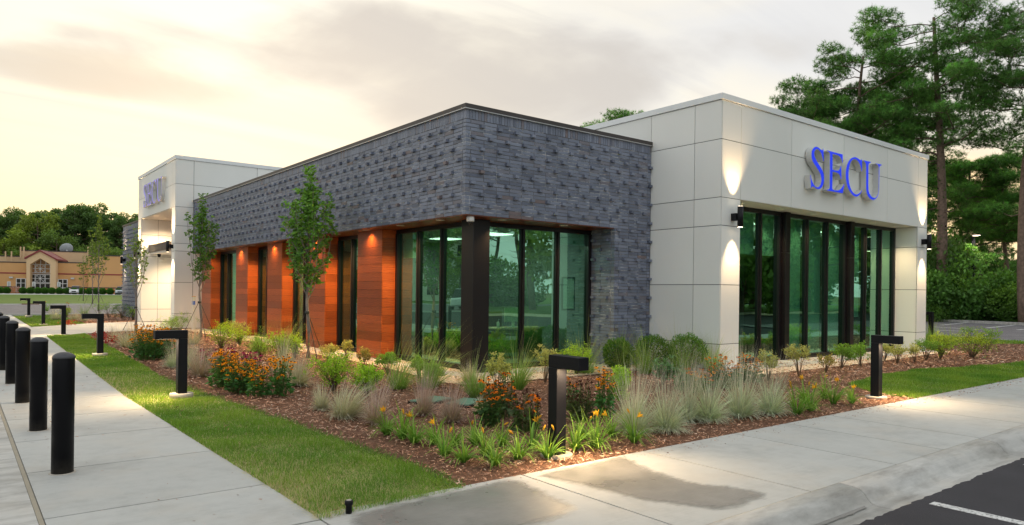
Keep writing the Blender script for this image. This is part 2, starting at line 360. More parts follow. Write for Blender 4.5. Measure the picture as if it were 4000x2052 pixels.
def fast_mesh(name, V, Fq, C, mat, k):
    """V (n,3), Fq (m,k) face indices, C (n,3) colours"""
    me = bpy.data.meshes.new(name); n = len(V); mfc = len(Fq)
    me.vertices.add(n); me.vertices.foreach_set('co', V.astype(np.float32).ravel())
    me.loops.add(mfc * k); me.loops.foreach_set('vertex_index', Fq.astype(np.int32).ravel())
    me.polygons.add(mfc); me.polygons.foreach_set('loop_start', np.arange(0, mfc * k, k, dtype=np.int32))
    a = me.color_attributes.new('tint', 'FLOAT_COLOR', 'POINT'); a.data.foreach_set('color', np.hstack([C, np.ones((n, 1))]).astype(np.float32).ravel())
    me.materials.append(mat); me.update(calc_edges=True); me.validate(); return me
def norm(a): return a / (np.linalg.norm(a, axis=1, keepdims=True) + 1e-9)
def leaf_arrays(P, D, L, Wd, C, jitter=.8):
    """kite-shaped leaves: P base points, D directions, L lengths, Wd widths"""
    n = len(P); D = norm(D + rng.normal(0, jitter * .35, (n, 3))); s = norm(np.cross(D, rng.normal(0, 1, (n, 3))))
    L = np.broadcast_to(L, n)[:, None]; Wd = np.broadcast_to(Wd, n)[:, None]
    V = np.stack([P, P + D * L * .45 + s * Wd * .5, P + D * L, P + D * L * .45 - s * Wd * .5], 1).reshape(-1, 3)
    Fq = np.arange(n * 4).reshape(n, 4); return V, Fq, np.repeat(C, 4, 0)
def varcol(c, n, v=.25, hue=.08):
    c = np.array(c); k = 1 + rng.normal(0, v, (n, 1)); return np.clip(c * k * (1 + rng.normal(0, hue, (n, 3))), .002, 1)
def blades(n, cr, h, spread, droop, wid, col, seg=4, hv=.25, bend=None, tipcol=None):
    """tuft of curved tapering blades: each leaves the crown at its own tilt and arches further over along its length"""
    a = rng.uniform(0, 2 * PI, n); r = cr * np.sqrt(rng.uniform(0, 1, n)); L = h * 1.12 * (1 + rng.normal(0, hv, n)).clip(.4, 1.3)
    P = np.stack([r * np.cos(a), r * np.sin(a), np.zeros(n)], 1); a2 = a + rng.normal(0, .6, n)
    O = np.stack([np.cos(a2), np.sin(a2), np.zeros(n)], 1); tl = ((rng.uniform(0, 1, n) ** .62) * spread * 1.65).clip(0, 1.45)
    L = L * (1 - .34 * (tl / 1.2).clip(0, 1)); dr = droop * rng.uniform(.3, 1.2, n) * (.35 + .9 * tl)
    Bn = np.array(bend)[None] if bend is not None else np.zeros((1, 3))
    side = norm(np.stack([-np.sin(a2 + rng.normal(0, 1, n)), np.cos(a2), np.zeros(n)], 1)); V = []; Cc = []
    col = varcol(col, n, .18, .06); tc_ = varcol(tipcol, n, .18, .05) if tipcol is not None else col
    c = P.copy()
    for i in range(seg + 1):
        t = i / seg
        if i:
            th = (tl * .75 + dr * ((i - .5) / seg) ** 1.5).clip(0, 2.2); c = c + (O * np.sin(th)[:, None] + np.array([0, 0, 1]) * np.cos(th)[:, None]) * (L / seg)[:, None]
            c[:, 2] = c[:, 2].clip(.004, None)
        q = c + Bn * (L * t ** 2)[:, None]
        w = wid * (1 - t ** 1.6) * .5 + wid * .06
        V += [q - side * w, q + side * w]; cc = col * (1 - t) + tc_ * t; Cc += [cc, cc]
    V = np.stack(V, 1); Cc = np.stack(Cc, 1); k = 2 * (seg + 1)
    base = (np.arange(n) * k)[:, None]
    Fq = np.concatenate([base + np.array([[2 * i, 2 * i + 1, 2 * i + 3, 2 * i + 2]]) for i in range(seg)], 0)
    return V.reshape(-1, 3), Fq, Cc.reshape(-1, 3)
def merge(*parts):
    V = []; Q = []; C = []; o = 0
    for v, f, c in parts: V.append(v); Q.append(f + o); C.append(c); o += len(v)
    return np.concatenate(V), np.concatenate(Q), np.concatenate(C)
def pip(poly, X, Y):
    ins = np.zeros(len(X), bool); n = len(poly); j = n - 1
    for i in range(n):
        xi, yi = poly[i]; xj, yj = poly[j]
        with np.errstate(divide='ignore', invalid='ignore'):
            ins ^= ((yi > Y) != (yj > Y)) & (X < (xj - xi) * (Y - yi) / (yj - yi + 1e-12) + xi)
        j = i
    return ins
def scatter(poly, n, fall=None):
    """random points in a polygon; with fall, thinned with distance from the camera"""
    xs = [p[0] for p in poly]; ys = [p[1] for p in poly]; X = rng.uniform(min(xs), max(xs), n); Y = rng.uniform(min(ys), max(ys), n); k = pip(poly, X, Y); X, Y = X[k], Y[k]
    if fall:
        d = np.hypot(X - CAM.x, Y - CAM.y); k = rng.uniform(0, 1, len(X)) < np.clip((fall / d) ** 1.6, 0, 1); X, Y = X[k], Y[k]
    return X, Y
def sheet(name, poly, z, mat, label=None):
    bm = bmesh.new(); vs = [bm.verts.new((x, y, z)) for x, y in poly]; f = bm.faces.new(vs); f.normal_update()
    if f.normal.z < 0: f.normal_flip()
    bmesh.ops.triangulate(bm, faces=bm.faces[:])
    me = bpy.data.meshes.new(name); bm.to_mesh(me); bm.free(); me.materials.append(mat); o = ob(name, me); o['kind'] = 'structure'
    if label: o['label'] = label
    return o
exec_parts = []

# ================================================================== GROUND
big = [(math.cos(t) * 2500 + 0, math.sin(t) * 2500) for t in np.linspace(0, 2 * PI, 48, endpoint=False)]
sheet('terrain', big, -.16, field_m)
LW = [(-6.5, -5.6), (0.6, -5.64), (6.5, -5.50), (15.4, -5.30), (36, -5.2)]
def xe(y):
    for (a, b), (c_, d) in zip(LW[:-1], LW[1:]):
        if y <= c_: return b + (d - b) * max(0, (y - a)) / (c_ - a)
    return LW[-1][1]
# left sidewalk: slabs with tooled joints
lw = tag(bpy.data.objects.new('sidewalk', None), kind='structure'); link(lw)
js = [-6.46] + [-5.38 + 1.46 * i for i in range(0, 29)]
for a, b in zip(js[:-1], js[1:]):
    mb = MB(); g0 = .006
    g0 = .008; mb.prism([(-7.07, a + g0), (xe(a) + rng.normal(0, .004), a + g0), (xe(b) + rng.normal(0, .004), b - g0), (-7.07, b - g0)], -.12, 0); mb.build('slab', conc, lw)
fw_ = tag(bpy.data.objects.new('sidewalk', None), kind='structure'); link(fw_)
jx = [-13.5, -12, -10.5, -9.0, -7.08, -5.6, -3.76, -2.22, -.72, .35, 1.35, 2.82, 4.3, 5.8, 7.3, 8.8, 10.3, 11.8, 13.3, 14.8, 16.3, 17.8, 19.3, 20.8, 22.3, 23.8]
for a, b in zip(jx[:-1], jx[1:]):
    mb = MB(); mb.box(a + .008, b - .008, -8.075, -6.34 if a > -5.7 else -6.475, -.12, 0.0); mb.build('slab', conc, fw_)
jm = MB(); jm.box(-7.105, -7.075, -8.07, 36, -.12, -.006); o = jm.build('joint_filler', simple('joint_filler', (.33, .29, .22), .9)); o['kind'] = 'structure'
mb = MB(); mb.box(-13.5, 24, -8.07, -6.3, -.14, -.02); mb.box(-7.1, -5.25, -6.5, 36, -.14, -.02); mb.build('joint_bed', simple('joint_dark', (.10, .095, .085), .95), fw_)  # dark bed that shows in the joints between the slabs
ls = tag(bpy.data.objects.new('parking_apron', None), kind='structure'); link(ls)
for i in range(16):
    y0 = -8.07 if i == 0 else -6.2 + 2.98 * (i - 1); y1 = -6.2 + 2.98 * i
    mb = MB(); mb.box(-8.6, -7.108, y0 + .006, y1 - .006, -.12, -.004); mb.build('slab', conc_curb, ls)
# rolled kerb and gutter along the front
prof = [(-8.08, .001), (-8.10, .004), (-8.20, .002), (-8.255, -.008), (-8.295, -.035), (-8.325, -.075), (-8.355, -.102), (-8.40, -.112), (-8.50, -.108), (-8.66, -.102), (-8.70, -.14), (-8.70, -.3), (-8.08, -.3)]
kerb = tag(bpy.data.objects.new('kerb', None), kind='structure'); link(kerb)
for x0 in np.arange(-14, 60, 3.05):
    n = len(prof); mb = MB(); xx = [x0 + .004, x0 + 3.046]
    mb.add([(x, y, z) for x in xx for y, z in prof], [(i, (i + 1) % n, (i + 1) % n + n, i + n) for i in range(n)][::1], 0, None, True)
    mb.f.append(tuple(range(n - 1, -1, -1))); mb.f.append(tuple(range(n, 2 * n))); mb.mi += [0, 0]; mb.smooth += [False, False]
    mb.build('kerb_stone', conc_curb, kerb)
ex = np.arange(-14, 60, .05); ed = -8.555 + np.cumsum(rng.normal(0, .003, len(ex))) * .25 + rng.normal(0, .007, len(ex)); ed = -8.555 + (ed + 8.565).clip(-.05, .05)
sheet('parking_lot', [(-60, -40), (60, -40), (60, ed[-1])] + [(x, y) for x, y in zip(ex[::-1], ed[::-1])] + [(-14, -8.6), (-8.62, -8.6), (-8.62, 36), (-24, 36), (-60, 20)], -.100, asph)
marks = MB()
for i in range(-4, 9):
    x = -1.40 + 2.2 * i; marks.box(x - .05, x + .05, -13.6, -8.64, -.0985, -.0955)
o = marks.build('road_marking', paint); o['kind'] = 'structure'
mk = MB()
for i in range(9): mk.box(-13.6, -8.7, -5 + 2.7 * i, -4.9 + 2.7 * i, -.0985, -.0955)
o = mk.build('road_marking', paint); o['kind'] = 'structure'
# wet stains left by the sprinklers
def rag(pts, amp=.03, step=.06):
    r = []
    for (a, b), (c_, d) in zip(pts, pts[1:] + pts[:1]):
        n = max(1, int(math.hypot(c_ - a, d - b) / step))
        for i in range(n): t = i / n; r.append((a + (c_ - a) * t + rng.normal(0, amp), b + (d - b) * t + rng.normal(0, amp)))
    return r
def smooth_poly(pts, it=3):
    for _ in range(it):
        q = []
        for (a, b), (c_, d) in zip(pts, pts[1:] + pts[:1]): q += [(a * .75 + c_ * .25, b * .75 + d * .25), (a * .25 + c_ * .75, b * .25 + d * .75)]
        pts = q
    return pts
def gp(l): return [G(x, y) for x, y in l]
w1 = smooth_poly(gp([(1318, 1197), (1450, 1166), (1572, 1142), (1625, 1172), (1740, 1212), (1850, 1222), (1960, 1243), (1900, 1268), (1840, 1292), (1720, 1278), (1600, 1262), (1500, 1236), (1420, 1216)]), 2)
w1 = [(x, min(-6.35, max(-8.06, y))) for x, y in w1]
w2 = smooth_poly(gp([(840, 1304), (1000, 1262), (1160, 1228), (1300, 1198), (1370, 1232), (1440, 1262), (1470, 1280), (1400, 1318), (1250, 1345), (900, 1345)]), 2)
w2 = [(min(-3.78, x), min(-6.35, max(-8.06, y))) for x, y in w2]
def stain(pts, z, inner=.20):
    P = rag(pts, .004, .06); n = len(P); cx = sum(p[0] for p in P) / n; cy = sum(p[1] for p in P) / n
    bm = bmesh.new(); ly = bm.verts.layers.float_color.new('edge'); rings = []
    for k, f in enumerate((0, .5, 1)):
        r = []
        for i_, p in enumerate(P):
            a = Vector(P[i_ - 4]); b = Vector(P[(i_ + 4) % n]); t = (b - a).normalized(); nn = Vector((-t.y, t.x)); 
            if nn.dot(Vector((cx, cy)) - Vector(p)) < 0 and False: nn = -nn
            q = Vector(p) + nn * inner * f * SGN; v = bm.verts.new((q.x, q.y, z + .0002 * k)); v[ly] = (f, f, f, 1); r.append(v)
        rings.append(r)
    for a, b in zip(rings[:-1], rings[1:]):
        for i_ in range(n): bm.faces.new((a[i_], a[(i_ + 1) % n], b[(i_ + 1) % n], b[i_]))
    bmesh.ops.triangulate(bm, faces=[bm.faces.new(rings[-1])]); bmesh.ops.recalc_face_normals(bm, faces=bm.faces[:])
    me = bpy.data.meshes.new('wet_stain'); bm.to_mesh(me); bm.free(); me.materials.append(wet_c); o = ob('wet_stain', me); o['kind'] = 'structure'
for w in (w1, w2):
    a_ = sum(w[i][0] * w[(i + 1) % len(w)][1] - w[(i + 1) % len(w)][0] * w[i][1] for i in range(len(w))); SGN = 1 if a_ > 0 else -1; stain(w, .0035)
w3 = smooth_poly([(x, min(-8.36, max(-8.54, y))) for x, y in [G(a, b, -.11) for a, b in ((1790, 1315), (1900, 1275), (2010, 1240), (2045, 1243), (2020, 1270), (2030, 1300), (2000, 1330), (1800, 1345))]], 1)
a_ = sum(w3[i][0] * w3[(i + 1) % len(w3)][1] - w3[(i + 1) % len(w3)][0] * w3[i][1] for i in range(len(w3))); SGN = 1 if a_ > 0 else -1; stain(w3, -.100, .03)
# beds and lawns
edge = [(-4.2, 14.83), (-4.44, 8.17), (-4.71, 2.63), (-4.67, .23), (-4.58, -1.39), (-4.50, -2.68), (-4.46, -3.72), (-4.42, -4.59), (-4.36, -5.29), (-4.37, -5.84), (-4.39, -6.36)]
lawnL = [(xe(y) + .0, y) for y in (-6.46, -3, 0, 3, 6, 9, 12, 15.3)] + [(-4.8, 15.6), (-4.2, 15.9)] + edge
lawnL = [(-5.6, -6.46)] + lawnL[1:] if False else lawnL
sheet('lawn', lawnL, -.014, lawn_near)
bed = edge[::-1][::1][::-1] + [(4.0, -6.36), (4.0, -5.75), (4.77, -4.9), (6.55, -4.58), (8.45, -4.52), (11.0, -5.05), (13.0, -5.25), (17, -6.0), (26, -5.2), (22, -3.4), (19.9, -2.5), (18, -.6), (15.6, 1.2), (14.4, 3), (0.2, 3), (-.3, 17.9), (-3.0, 17.0), (-4.2, 15.9)]
sheet('mulch_bed', bed, -.012, mulch)
lawnR = [(4.0, -6.34), (4.0, -5.75), (4.77, -4.9), (6.55, -4.58), (8.45, -4.52), (11.0, -5.05), (13.0, -5.25), (17, -6.0), (17.3, -6.34)]
sheet('lawn', lawnR, -.006, lawn_near)
lawnR2 = [(17, -6.0), (17.3, -6.34), (23.5, -6.34), (22.9, -3.2), (23.4, -.7), (24.2, 2.2), (15.4, 4), (15.6, 1.2), (18, -.6), (19.9, -2.5), (22, -3.4), (26, -5.2)][:0] + [(19.9, -2.5), (22.5, -3.7), (22.35, -2.4), (23.1, -.7), (24.2, 2.2), (26.5, 10), (15.2, 10), (15.2, 1.6), (18, -.6)]
sheet('lawn', lawnR2, -.004, lawn_near)
sheet('entry_walk', [(-5.34, 15.3), (-4.8, 15.6), (-3.9, 16.3), (-3.0, 17.0), (-1.0, 17.95), (3, 17.95), (3, 24.6), (-1.1, 24.6), (-2.9, 23.8), (-5.28, 21.3)], .004, conc)
bed2 = [(-3.2, 23.5), (-1.1, 24.6), (-.4, 24.7), (-.4, 33), (2, 36), (-1.5, 36), (-2.6, 35.2), (-3.1, 31), (-3.3, 27)]
sheet('mulch_bed', bed2, -.006, mulch)
lawnF = [(-5.24, 21.45), (-3.2, 23.5), (-3.3, 27), (-3.1, 31), (-2.6, 35.2), (-5.2, 33.5)]
sheet('lawn', lawnF, -.004, lawn_near)
sheet('building_apron', [(-.95, 17.8), (-.75, 9), (-.75, 2.1), (-.92, .2), (-1.08, -.75), (-.9, -1.32), (-.45, -1.42), (3.2, -1.42), (3.9, -1.6), (4.1, -3.25), (9, -3.25), (14.6, -2.95), (14.6, 0), (3, 3), (2, 17.8)], .006, ledge_lit_tan)
sheet('building_apron', [(-.42, 17.8), (-.40, 2.1), (-.42, -.48), (-.2, -.62), (3.35, -.62), (3.35, 0), (0, 0), (0, 17.8)], .012, conc_curb)
sheet('building_apron', [(4.5, -2.7), (14.5, -2.7), (14.5, -1), (4.5, -1)], .012, conc_curb)
# road beyond the building and the wide lawn across it
sheet('road', [(-60, 36.6), (90, 36.6), (90, 63), (-60, 63)], -.05, asph2)
mb = MB(); mb.box(-60, 90, 36.3, 36.6, -.1, .01); mb.box(-60, 90, 63, 63.35, -.1, .03); mb.box(-60, 90, 36.6, 36.95, -.1, -.044); mb.box(-60, 90, 62.4, 63, -.1, -.044); o = mb.build('kerb', conc_curb); o['kind'] = 'structure'
mb = MB(); mb.box(-3.05, -1.8, 62.9, 63.02, -.06, .045); o = mb.build('storm_drain', paint_y); tag(o, 'rusty red storm drain opening in the far kerb of the road', 'drain')
sheet('meadow', [(-160, 63.3), (220, 63.3), (260, 149), (-160, 149)], -.02, lawn_far)
sheet('church_drive', [(-160, 150), (120, 150), (120, 175), (-160, 175)], -.03, conc)
# parking area beyond the right end of the building
pk = [(22.4, -3.6), (22.35, -2.4), (23.1, -.7), (24.2, 2.2), (26.5, 10), (30, 22), (50, 22), (44.6, 11.5), (43.2, 8.8), (41.8, 3.6), (40.6, -2), (39, -14), (24, -14)]
sheet('parking_lot', pk, -.052, asph2)
def kerbline(pts, w=.16, h=.012):
    mb = MB()
    for (a, b), (c_, d) in zip(pts[:-1], pts[1:]):
        dx, dy = c_ - a, d - b; L = math.hypot(dx, dy); nx, ny = -dy / L * w / 2, dx / L * w / 2
        mb.prism([(a + nx, b + ny), (a - nx, b - ny), (c_ - nx, d - ny), (c_ + nx, d + ny)], -.12, h)
    o = mb.build('kerb', conc_curb); o['kind'] = 'structure'
kerbline([(22.4, -3.6), (22.35, -2.4), (23.1, -.7), (24.2, 2.2), (26.5, 10)]); kerbline([(50, 22), (44.6, 11.5), (43.2, 8.8), (41.8, 3.6), (40.6, -2), (39, -14)], .5, .10)
mk = MB()
for p, q in (((560, 855), (790, 833)), ((500, 868), (870, 890)), ((925, 877), (1140, 855)), ((500, 893), (760, 905)), ((1219, 888), (1170, 892))):
    a = G((3400 + p[0] / 2.032) / K, (850 + p[1] / 2.032) / K, -.05); b = G((3400 + q[0] / 2.032) / K, (850 + q[1] / 2.032) / K, -.05)
    dx, dy = b[0] - a[0], b[1] - a[1]; L = math.hypot(dx, dy); nx, ny = -dy / L * .09, dx / L * .09
    mk.prism([(a[0] + nx, a[1] + ny), (a[0] - nx, a[1] - ny), (b[0] - nx, b[1] - ny), (b[0] + nx, b[1] + ny)], -.0505, -.047)
o = mk.build('road_marking', paint); o['kind'] = 'structure'
sheet('verge', [(43.5, 8.8), (42.1, 3.6), (40.9, -2), (39.3, -14), (60, -20), (80, 5), (90, 40), (50, 22), (44.9, 11.5)], -.03, lawn_near)

# ================================================================== BANK BUILDING
BX, BY, BC = -.40, -.525, .2985      # outer brick faces and brick pitch
ZS, ZB, ZC = 2.93, 4.645, 4.82       # soffit, bottom of soldier course, bottom of coping
CH = (ZB - ZS) / 25
bank = thing('bank_building', 'single-storey bank with dark brick walls, mahogany piers and two white panelled towers', 'building')
def part(name, mb, mats, parent=None, **kw): return mb.build(name, mats, parent or bank, **kw)
# ---- bricks
bricks = []      # (x0,x1,y0,y1,z0,z1)
MJ = .0075
def course_u(u0, u1, row, header_phase):
    """segments (a, b, proud) of one course; u measured from the corner"""
    segs = []
    if row % 3 == 1:
        ph = header_phase[(row // 3) % 2]; u = ph - .4 * 10
        while u < u1:
            segs.append((u, u + .1, True)); segs.append((u + .1, u + .4 * BC / .2985, False)); u += .4 * BC / .2985
    else:
        u = .102 - .2985 * 10
        while u < u1: segs.append((u, u + .2985, False)); u += .2985
    r = []
    for a, b, p in segs:
        a, b = max(a, u0), min(b, u1)
        if b - a > .03: r.append((a, b, p))
    return r
def wall_y(yf, x0, x1, z0, z1, ztop_ref, phase, org):      # faces -y
    n = int(round((z1 - z0) / CH)); first = int(round((ztop_ref - z1) / CH))
    for i in range(n):
        zt = z1 - i * CH
        for a, b, p in course_u(x0 - org, x1 - org, first + i, phase):
            d = (.060 if p else 0) + rng.normal(0, .0012)
            bricks.append((org + a + (MJ if a > .001 else 0), org + b - MJ, yf - d, yf + .09, zt - CH + MJ, zt - MJ))
def wall_x(xf, y0, y1, z0, z1, ztop_ref, phase, org, s=1):      # faces -x (s=1) 
    n = int(round((z1 - z0) / CH)); first = int(round((ztop_ref - z1) / CH))
    for i in range(n):
        zt = z1 - i * CH
        for a, b, p in course_u(y0 - org, y1 - org, first + i, phase):
            d = (.060 if p else 0) + rng.normal(0, .0012)
            x0, x1 = xf - d * s, xf + .09 * s
            bricks.append((min(x0, x1), max(x0, x1), org + a + MJ, org + b - MJ, zt - CH + MJ, zt - MJ))
def soldiers_y(yf, x0, x1):
    n = int((x1 - x0) / .0668)
    for i in range(n): bricks.append((x0 + i * .0668 + (.005 if i else 0), x0 + (i + 1) * .0668 - .005, yf - .002 + rng.normal(0, .001), yf + .09, ZB + MJ, ZC))
def soldiers_x(xf, y0, y1):
    n = int((y1 - y0) / .0668)
    for i in range(n): bricks.append((xf - .002 + rng.normal(0, .001), xf + .09, y0 + i * .0668 + .005, y0 + (i + 1) * .0668 - .005, ZB + MJ, ZC))
XT, YT0, YTW = 4.6, -2.36, -1.72      # right tower: side face, front face, window plane
YL, XL = 17.87, -1.05                 # left tower: near side face, front face
wall_y(BY, BX, XT - .01, ZS, ZB, ZB, (.294, .092), BX); soldiers_y(BY, BX + .0, XT)
wall_x(BX, BY + .091, YL - .01, ZS, ZB, ZB, (.36, .16), BY); soldiers_x(BX, BY + .091, YL)
wall_y(BY, 3.445, XT - .01, ZS - 43 * CH, ZS, ZB, (.294, .092), BX)
wall_x(3.445, BY + .091, .17, ZS - 43 * CH, ZS, ZB, (.36, .16), BY)
wall_x(BX, 24.8, 32.4, ZB - 68 * CH, ZB, ZB, (.36, .16), 24.8); soldiers_x(BX, 24.8, 32.4)
wall_y(BY, 14.5, 16.2, .1, ZB, ZB, (.294, .092), 14.5)
ba = np.array(bricks); cen = (ba[:, ::2] + ba[:, 1::2]) / 2; cen = np.stack([(ba[:, 0] + ba[:, 1]) / 2, (ba[:, 2] + ba[:, 3]) / 2, (ba[:, 4] + ba[:, 5]) / 2], 1)
dd = np.linalg.norm(cen - np.array(CAM), axis=1)
fy = (ba[:, 3] - ba[:, 2]) < .16
wide = np.where(fy, ba[:, 1] - ba[:, 0], ba[:, 3] - ba[:, 2]); hh = ba[:, 5] - ba[:, 4]
nvec = np.where(fy[:, None], np.array([0, -1, 0]), np.array([-1, 0, 0])); cosv = np.abs(((cen - np.array(CAM)) * nvec).sum(1)) / dd
area = wide * hh * cosv / dd ** 2
top = set(np.argsort(-area)[:300].tolist())
bw_thing = MB(); cache = {}
brickwall = MB()     # mortar backing
brickwall.box(BX + .006, XT, BY + .006, BY + .24, ZS + .006, ZC); brickwall.box(BX + .006, BX + .24, BY + .24, YL, ZS + .006, ZC)
brickwall.box(3.457, XT, BY + .012, .17, 0, ZS + .006)
BWALL = part('brick_wall', brickwall, mortar)
for bx_ in ((BX + .006, 3, 24.8, 32.39, 0, ZC), (14.46, 16.19, BY + .006, 2, 0, ZC)):
    mb = MB(); mb.box(*bx_); part('brick_wall', mb, mortar)
dust = MB()
for i, b in enumerate(bricks):
    sx, sy, sz = b[1] - b[0], b[3] - b[2], b[5] - b[4]
    if i in top:
        key = (round(sx, 3), round(sy, 2), round(sz, 3))
        if key not in cache:
            mb = MB(); mb.box(0, key[0], 0, key[1], 0, key[2]); cache[key] = mb.mesh('brick', brick_o)
        ob('brick', cache[key], BWALL, (b[0], b[2], b[4]))
    else:
        t = float(rng.uniform()); dust.box(*b, 0, (t, t, t))
o = part('brickwork', dust, brick_a, BWALL); o['kind'] = 'stuff'
# ---- coping on the brick wings
def cop(x0, x1, y0, y1, z0, z1, mat=coping_dark): mb = MB(); mb.box(x0, x1, y0, y1, z0, z1); return part('coping', mb, mat, bevel=.004)
cop(BX - .035, XT - .004, BY - .035, BY + .30, ZC + .012, 4.915); cop(BX - .035, BX + .30, BY + .302, YL - .004, ZC + .012, 4.915)
cop(BX - .035, BX + .30, 24.85, 32.44, ZC + .012, 4.915)
mb = MB(); mb.box(BX - .045, XT - .004, BY - .045, BY + .05, ZC - .002, ZC + .012); mb.box(BX - .045, BX + .05, BY + .052, YL - .004, ZC - .002, ZC + .012); part('drip_edge', mb, coping_edge)
mb = MB(); mb.box(BX + .3, 14, BY + .3, YL, 4.5, 4.6); mb.box(XT + .2, 14.2, YT0 + .2, 12, 5.3, 5.4); mb.box(XL + .2, 9.8, YL + .2, 24.5, 6.2, 6.3); mb.box(0, 12, 24.8, 32, 4.5, 4.6); part('roof', mb, roof_grey)
# ---- soffits
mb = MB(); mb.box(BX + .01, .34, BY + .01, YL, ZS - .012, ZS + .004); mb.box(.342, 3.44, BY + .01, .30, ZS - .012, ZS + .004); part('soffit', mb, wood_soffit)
# ---- mahogany piers: each a stack of planks on two faces
def pier(y0, y1, x0=-.08, x1=.30):
    e = bpy.data.objects.new('wood_pier', None); link(e, bank)
    core = MB(); core.box(x0 + .02, x1, y0 + .02, y1 - .004, .02, ZS - .014); core.build('pier_core', substrate, e)
    z = .02; n = 15; h = (ZS - .018 - z) / n
    for i in range(n):
        mb = MB(); mb.box(x0, x0 + .018, y0 + .0025, y1, z + i * h + .0025, z + (i + 1) * h - .0025); mb.build('plank', wood, e)
        mb = MB(); mb.box(x0 + .021, x1 + .02, y0 + .002, y0 + .018, z + i * h + .0025, z + (i + 1) * h - .0025); mb.build('plank', wood, e)
PY = [3.19, 6.27, 9.34, 12.41]
for y in PY: pier(y, y + 1.22)
pier(16.62, YL - .01)
# ---- windows
def window(axis, plane, edges, z0, z1, mw=.05, md=.12, face=1, blinds=None, ends=(.09, .09)):
    """a run of panes; axis 'x' runs along x (faces -y), 'y' runs along y (faces -x)"""
    def bx(mb, a0, a1, d0, d1, zz0, zz1, mi=0):
        if axis == 'x': mb.box(a0, a1, plane + d0, plane + d1, zz0, zz1, mi)
        else: mb.box(plane + d0, plane + d1, a0, a1, zz0, zz1, mi)
    a0, a1 = edges[0], edges[-1]; fr = MB()
    bx(fr, a0, a1, -.03, .10, z0, z0 + .07); bx(fr, a0, a1, -.03, .10, z1 - .09, z1)
    bx(fr, a0, a0 + ends[0], -.05, .10, z0 + .07, z1 - .09); bx(fr, a1 - ends[1], a1, -.05, .10, z0 + .07, z1 - .09)
    w = fr.build('window', frame_metal, bank, bevel=.004)
    for e in edges[1:-1]:
        mb = MB(); bx(mb, e - mw / 2, e + mw / 2, -md + .06, .10, z0 + .07, z1 - .09); bx(mb, e - mw / 2 - .025, e + mw / 2 + .025, -.02, .06, z0 + .07, z1 - .09); mb.build('mullion', frame_metal, w, bevel=.004)
    for i, (p, q) in enumerate(zip(edges[:-1], edges[1:])):
        l = p + (ends[0] if i == 0 else mw / 2 + .026); r = q - (ends[1] if i == len(edges) - 2 else mw / 2 + .026)
        mb = MB(); bx(mb, l, r, .012, .024, z0 + .071, z1 - .091); mb.build('pane', glass, w)
        if blinds and blinds[i] is not None:
            mb = MB(); bx(mb, l - .02, r + .02, .13, .136, blinds[i], z1 - .1); bx(mb, l - .02, r + .02, .122, .142, blinds[i] - .025, blinds[i]); mb.build('roller_blind', blind_mat, w)
    return w
Z0, Z1 = .045, ZS - .014
window('y', .30, [.27, 1.29, 2.23, 3.19], Z0, Z1, blinds=[None, None, 2.30])
window('x', .20, [.45, 1.52, 2.47, 3.44], Z0, Z1, blinds=[None, None, 2.62])
for i, y in enumerate(PY[:-1]):
    a, b = y + 1.22, PY[i + 1]; window('y', .30, [a, (a + b) / 2 + .1, b], Z0, Z1, blinds=[.1 if i == 0 else None, .1 if i > 0 else None] if i == 1 else [None, None])
window('y', .30, [13.63, 14.65, 15.7, 16.62], Z0, Z1, blinds=[.1, .1, None])
E1, E2 = YTW, YTW
window('x', YTW, [5.27, 6.1, 6.98, 7.83], .04, 3.515, blinds=[2.5, 2.5, 2.5])
window('x', YTW, [8.07, 9.02, 9.98, 10.97], .04, 3.515, blinds=[.12, .12, .12])
window('x', YTW, [11.21, 12.04, 12.94, 13.82], .04, 3.515, blinds=[1.0, None, None])
# dark corner column and the two posts of the tower window
mb = MB(); mb.box(.07, .45, -.13, .268, .01, ZS - .013); part('corner_column', mb, frame_metal, bevel=.006)
for x in (7.95, 11.09):
    for z0, z1 in ((.02, 2.55), (2.556, 3.516)):
        mb = MB(); mb.box(x - .095, x + .095, YTW - .15, YTW + .1, z0, z1); part('window_post', mb, frame_metal, bevel=.005)
# sills
mb = MB(); mb.box(5.25, 13.85, YTW - .08, YTW + .1, .012, .04); mb.box(.25, .40, .3, YL, .012, .045); mb.box(.45, 3.44, .15, .3, .012, .045); part('window_sill', mb, frame_metal)
# ---- white panel cladding
sub = MB()
zr = [.02, .536, 1.746, 2.953, 3.524, 4.704, 5.50]
sub.box(XT + .016, XT + .25, YT0 + .016, 12, 0, 5.5); sub.box(XT + .25, 5.25, YT0 + .016, YTW + .05, 0, 3.53); sub.box(13.85, 14.434, YT0 + .016, 12, 0, 5.5)
sub.box(XT + .25, 13.85, YT0 + .016, YT0 + .3, 3.545, 5.5); sub.box(5.25, 13.85, YTW - .02, YTW + .3, 3.53, 5.5); sub.box(5.25, 13.85, 11.8, 12, 0, 5.5)
part('tower_wall', sub, substrate)
G_ = .0065
def pan_x(xf, ys, zs, s=-1):   # sheets facing -x (s=-1) or +x
    for a, b in zip(ys[:-1], ys[1:]):
        for c_, d in zip(zs[:-1], zs[1:]):
            mb = MB(); x0, x1 = (xf, xf + .014) if s < 0 else (xf - .014, xf); mb.box(x0, x1, a + G_, b - G_, c_ + G_, d - G_); part('panel', mb, panel_white)
def pan_y(yf, xs, zs):
    for a, b in zip(xs[:-1], xs[1:]):
        for c_, d in zip(zs[:-1], zs[1:]):
            mb = MB(); mb.box(a + G_, b - G_, yf, yf + .014, c_ + G_, d - G_); part('panel', mb, panel_white)
pan_x(XT, [YT0 + .002, -1.695, -.515], zr); pan_x(XT, [-.515, 1.3, 3.2, 5.1, 7, 9, 12], [4.704, 5.5])
pan_y(YT0, [XT + .016, 5.27], zr); pan_y(YT0, [13.83, 14.45], zr)
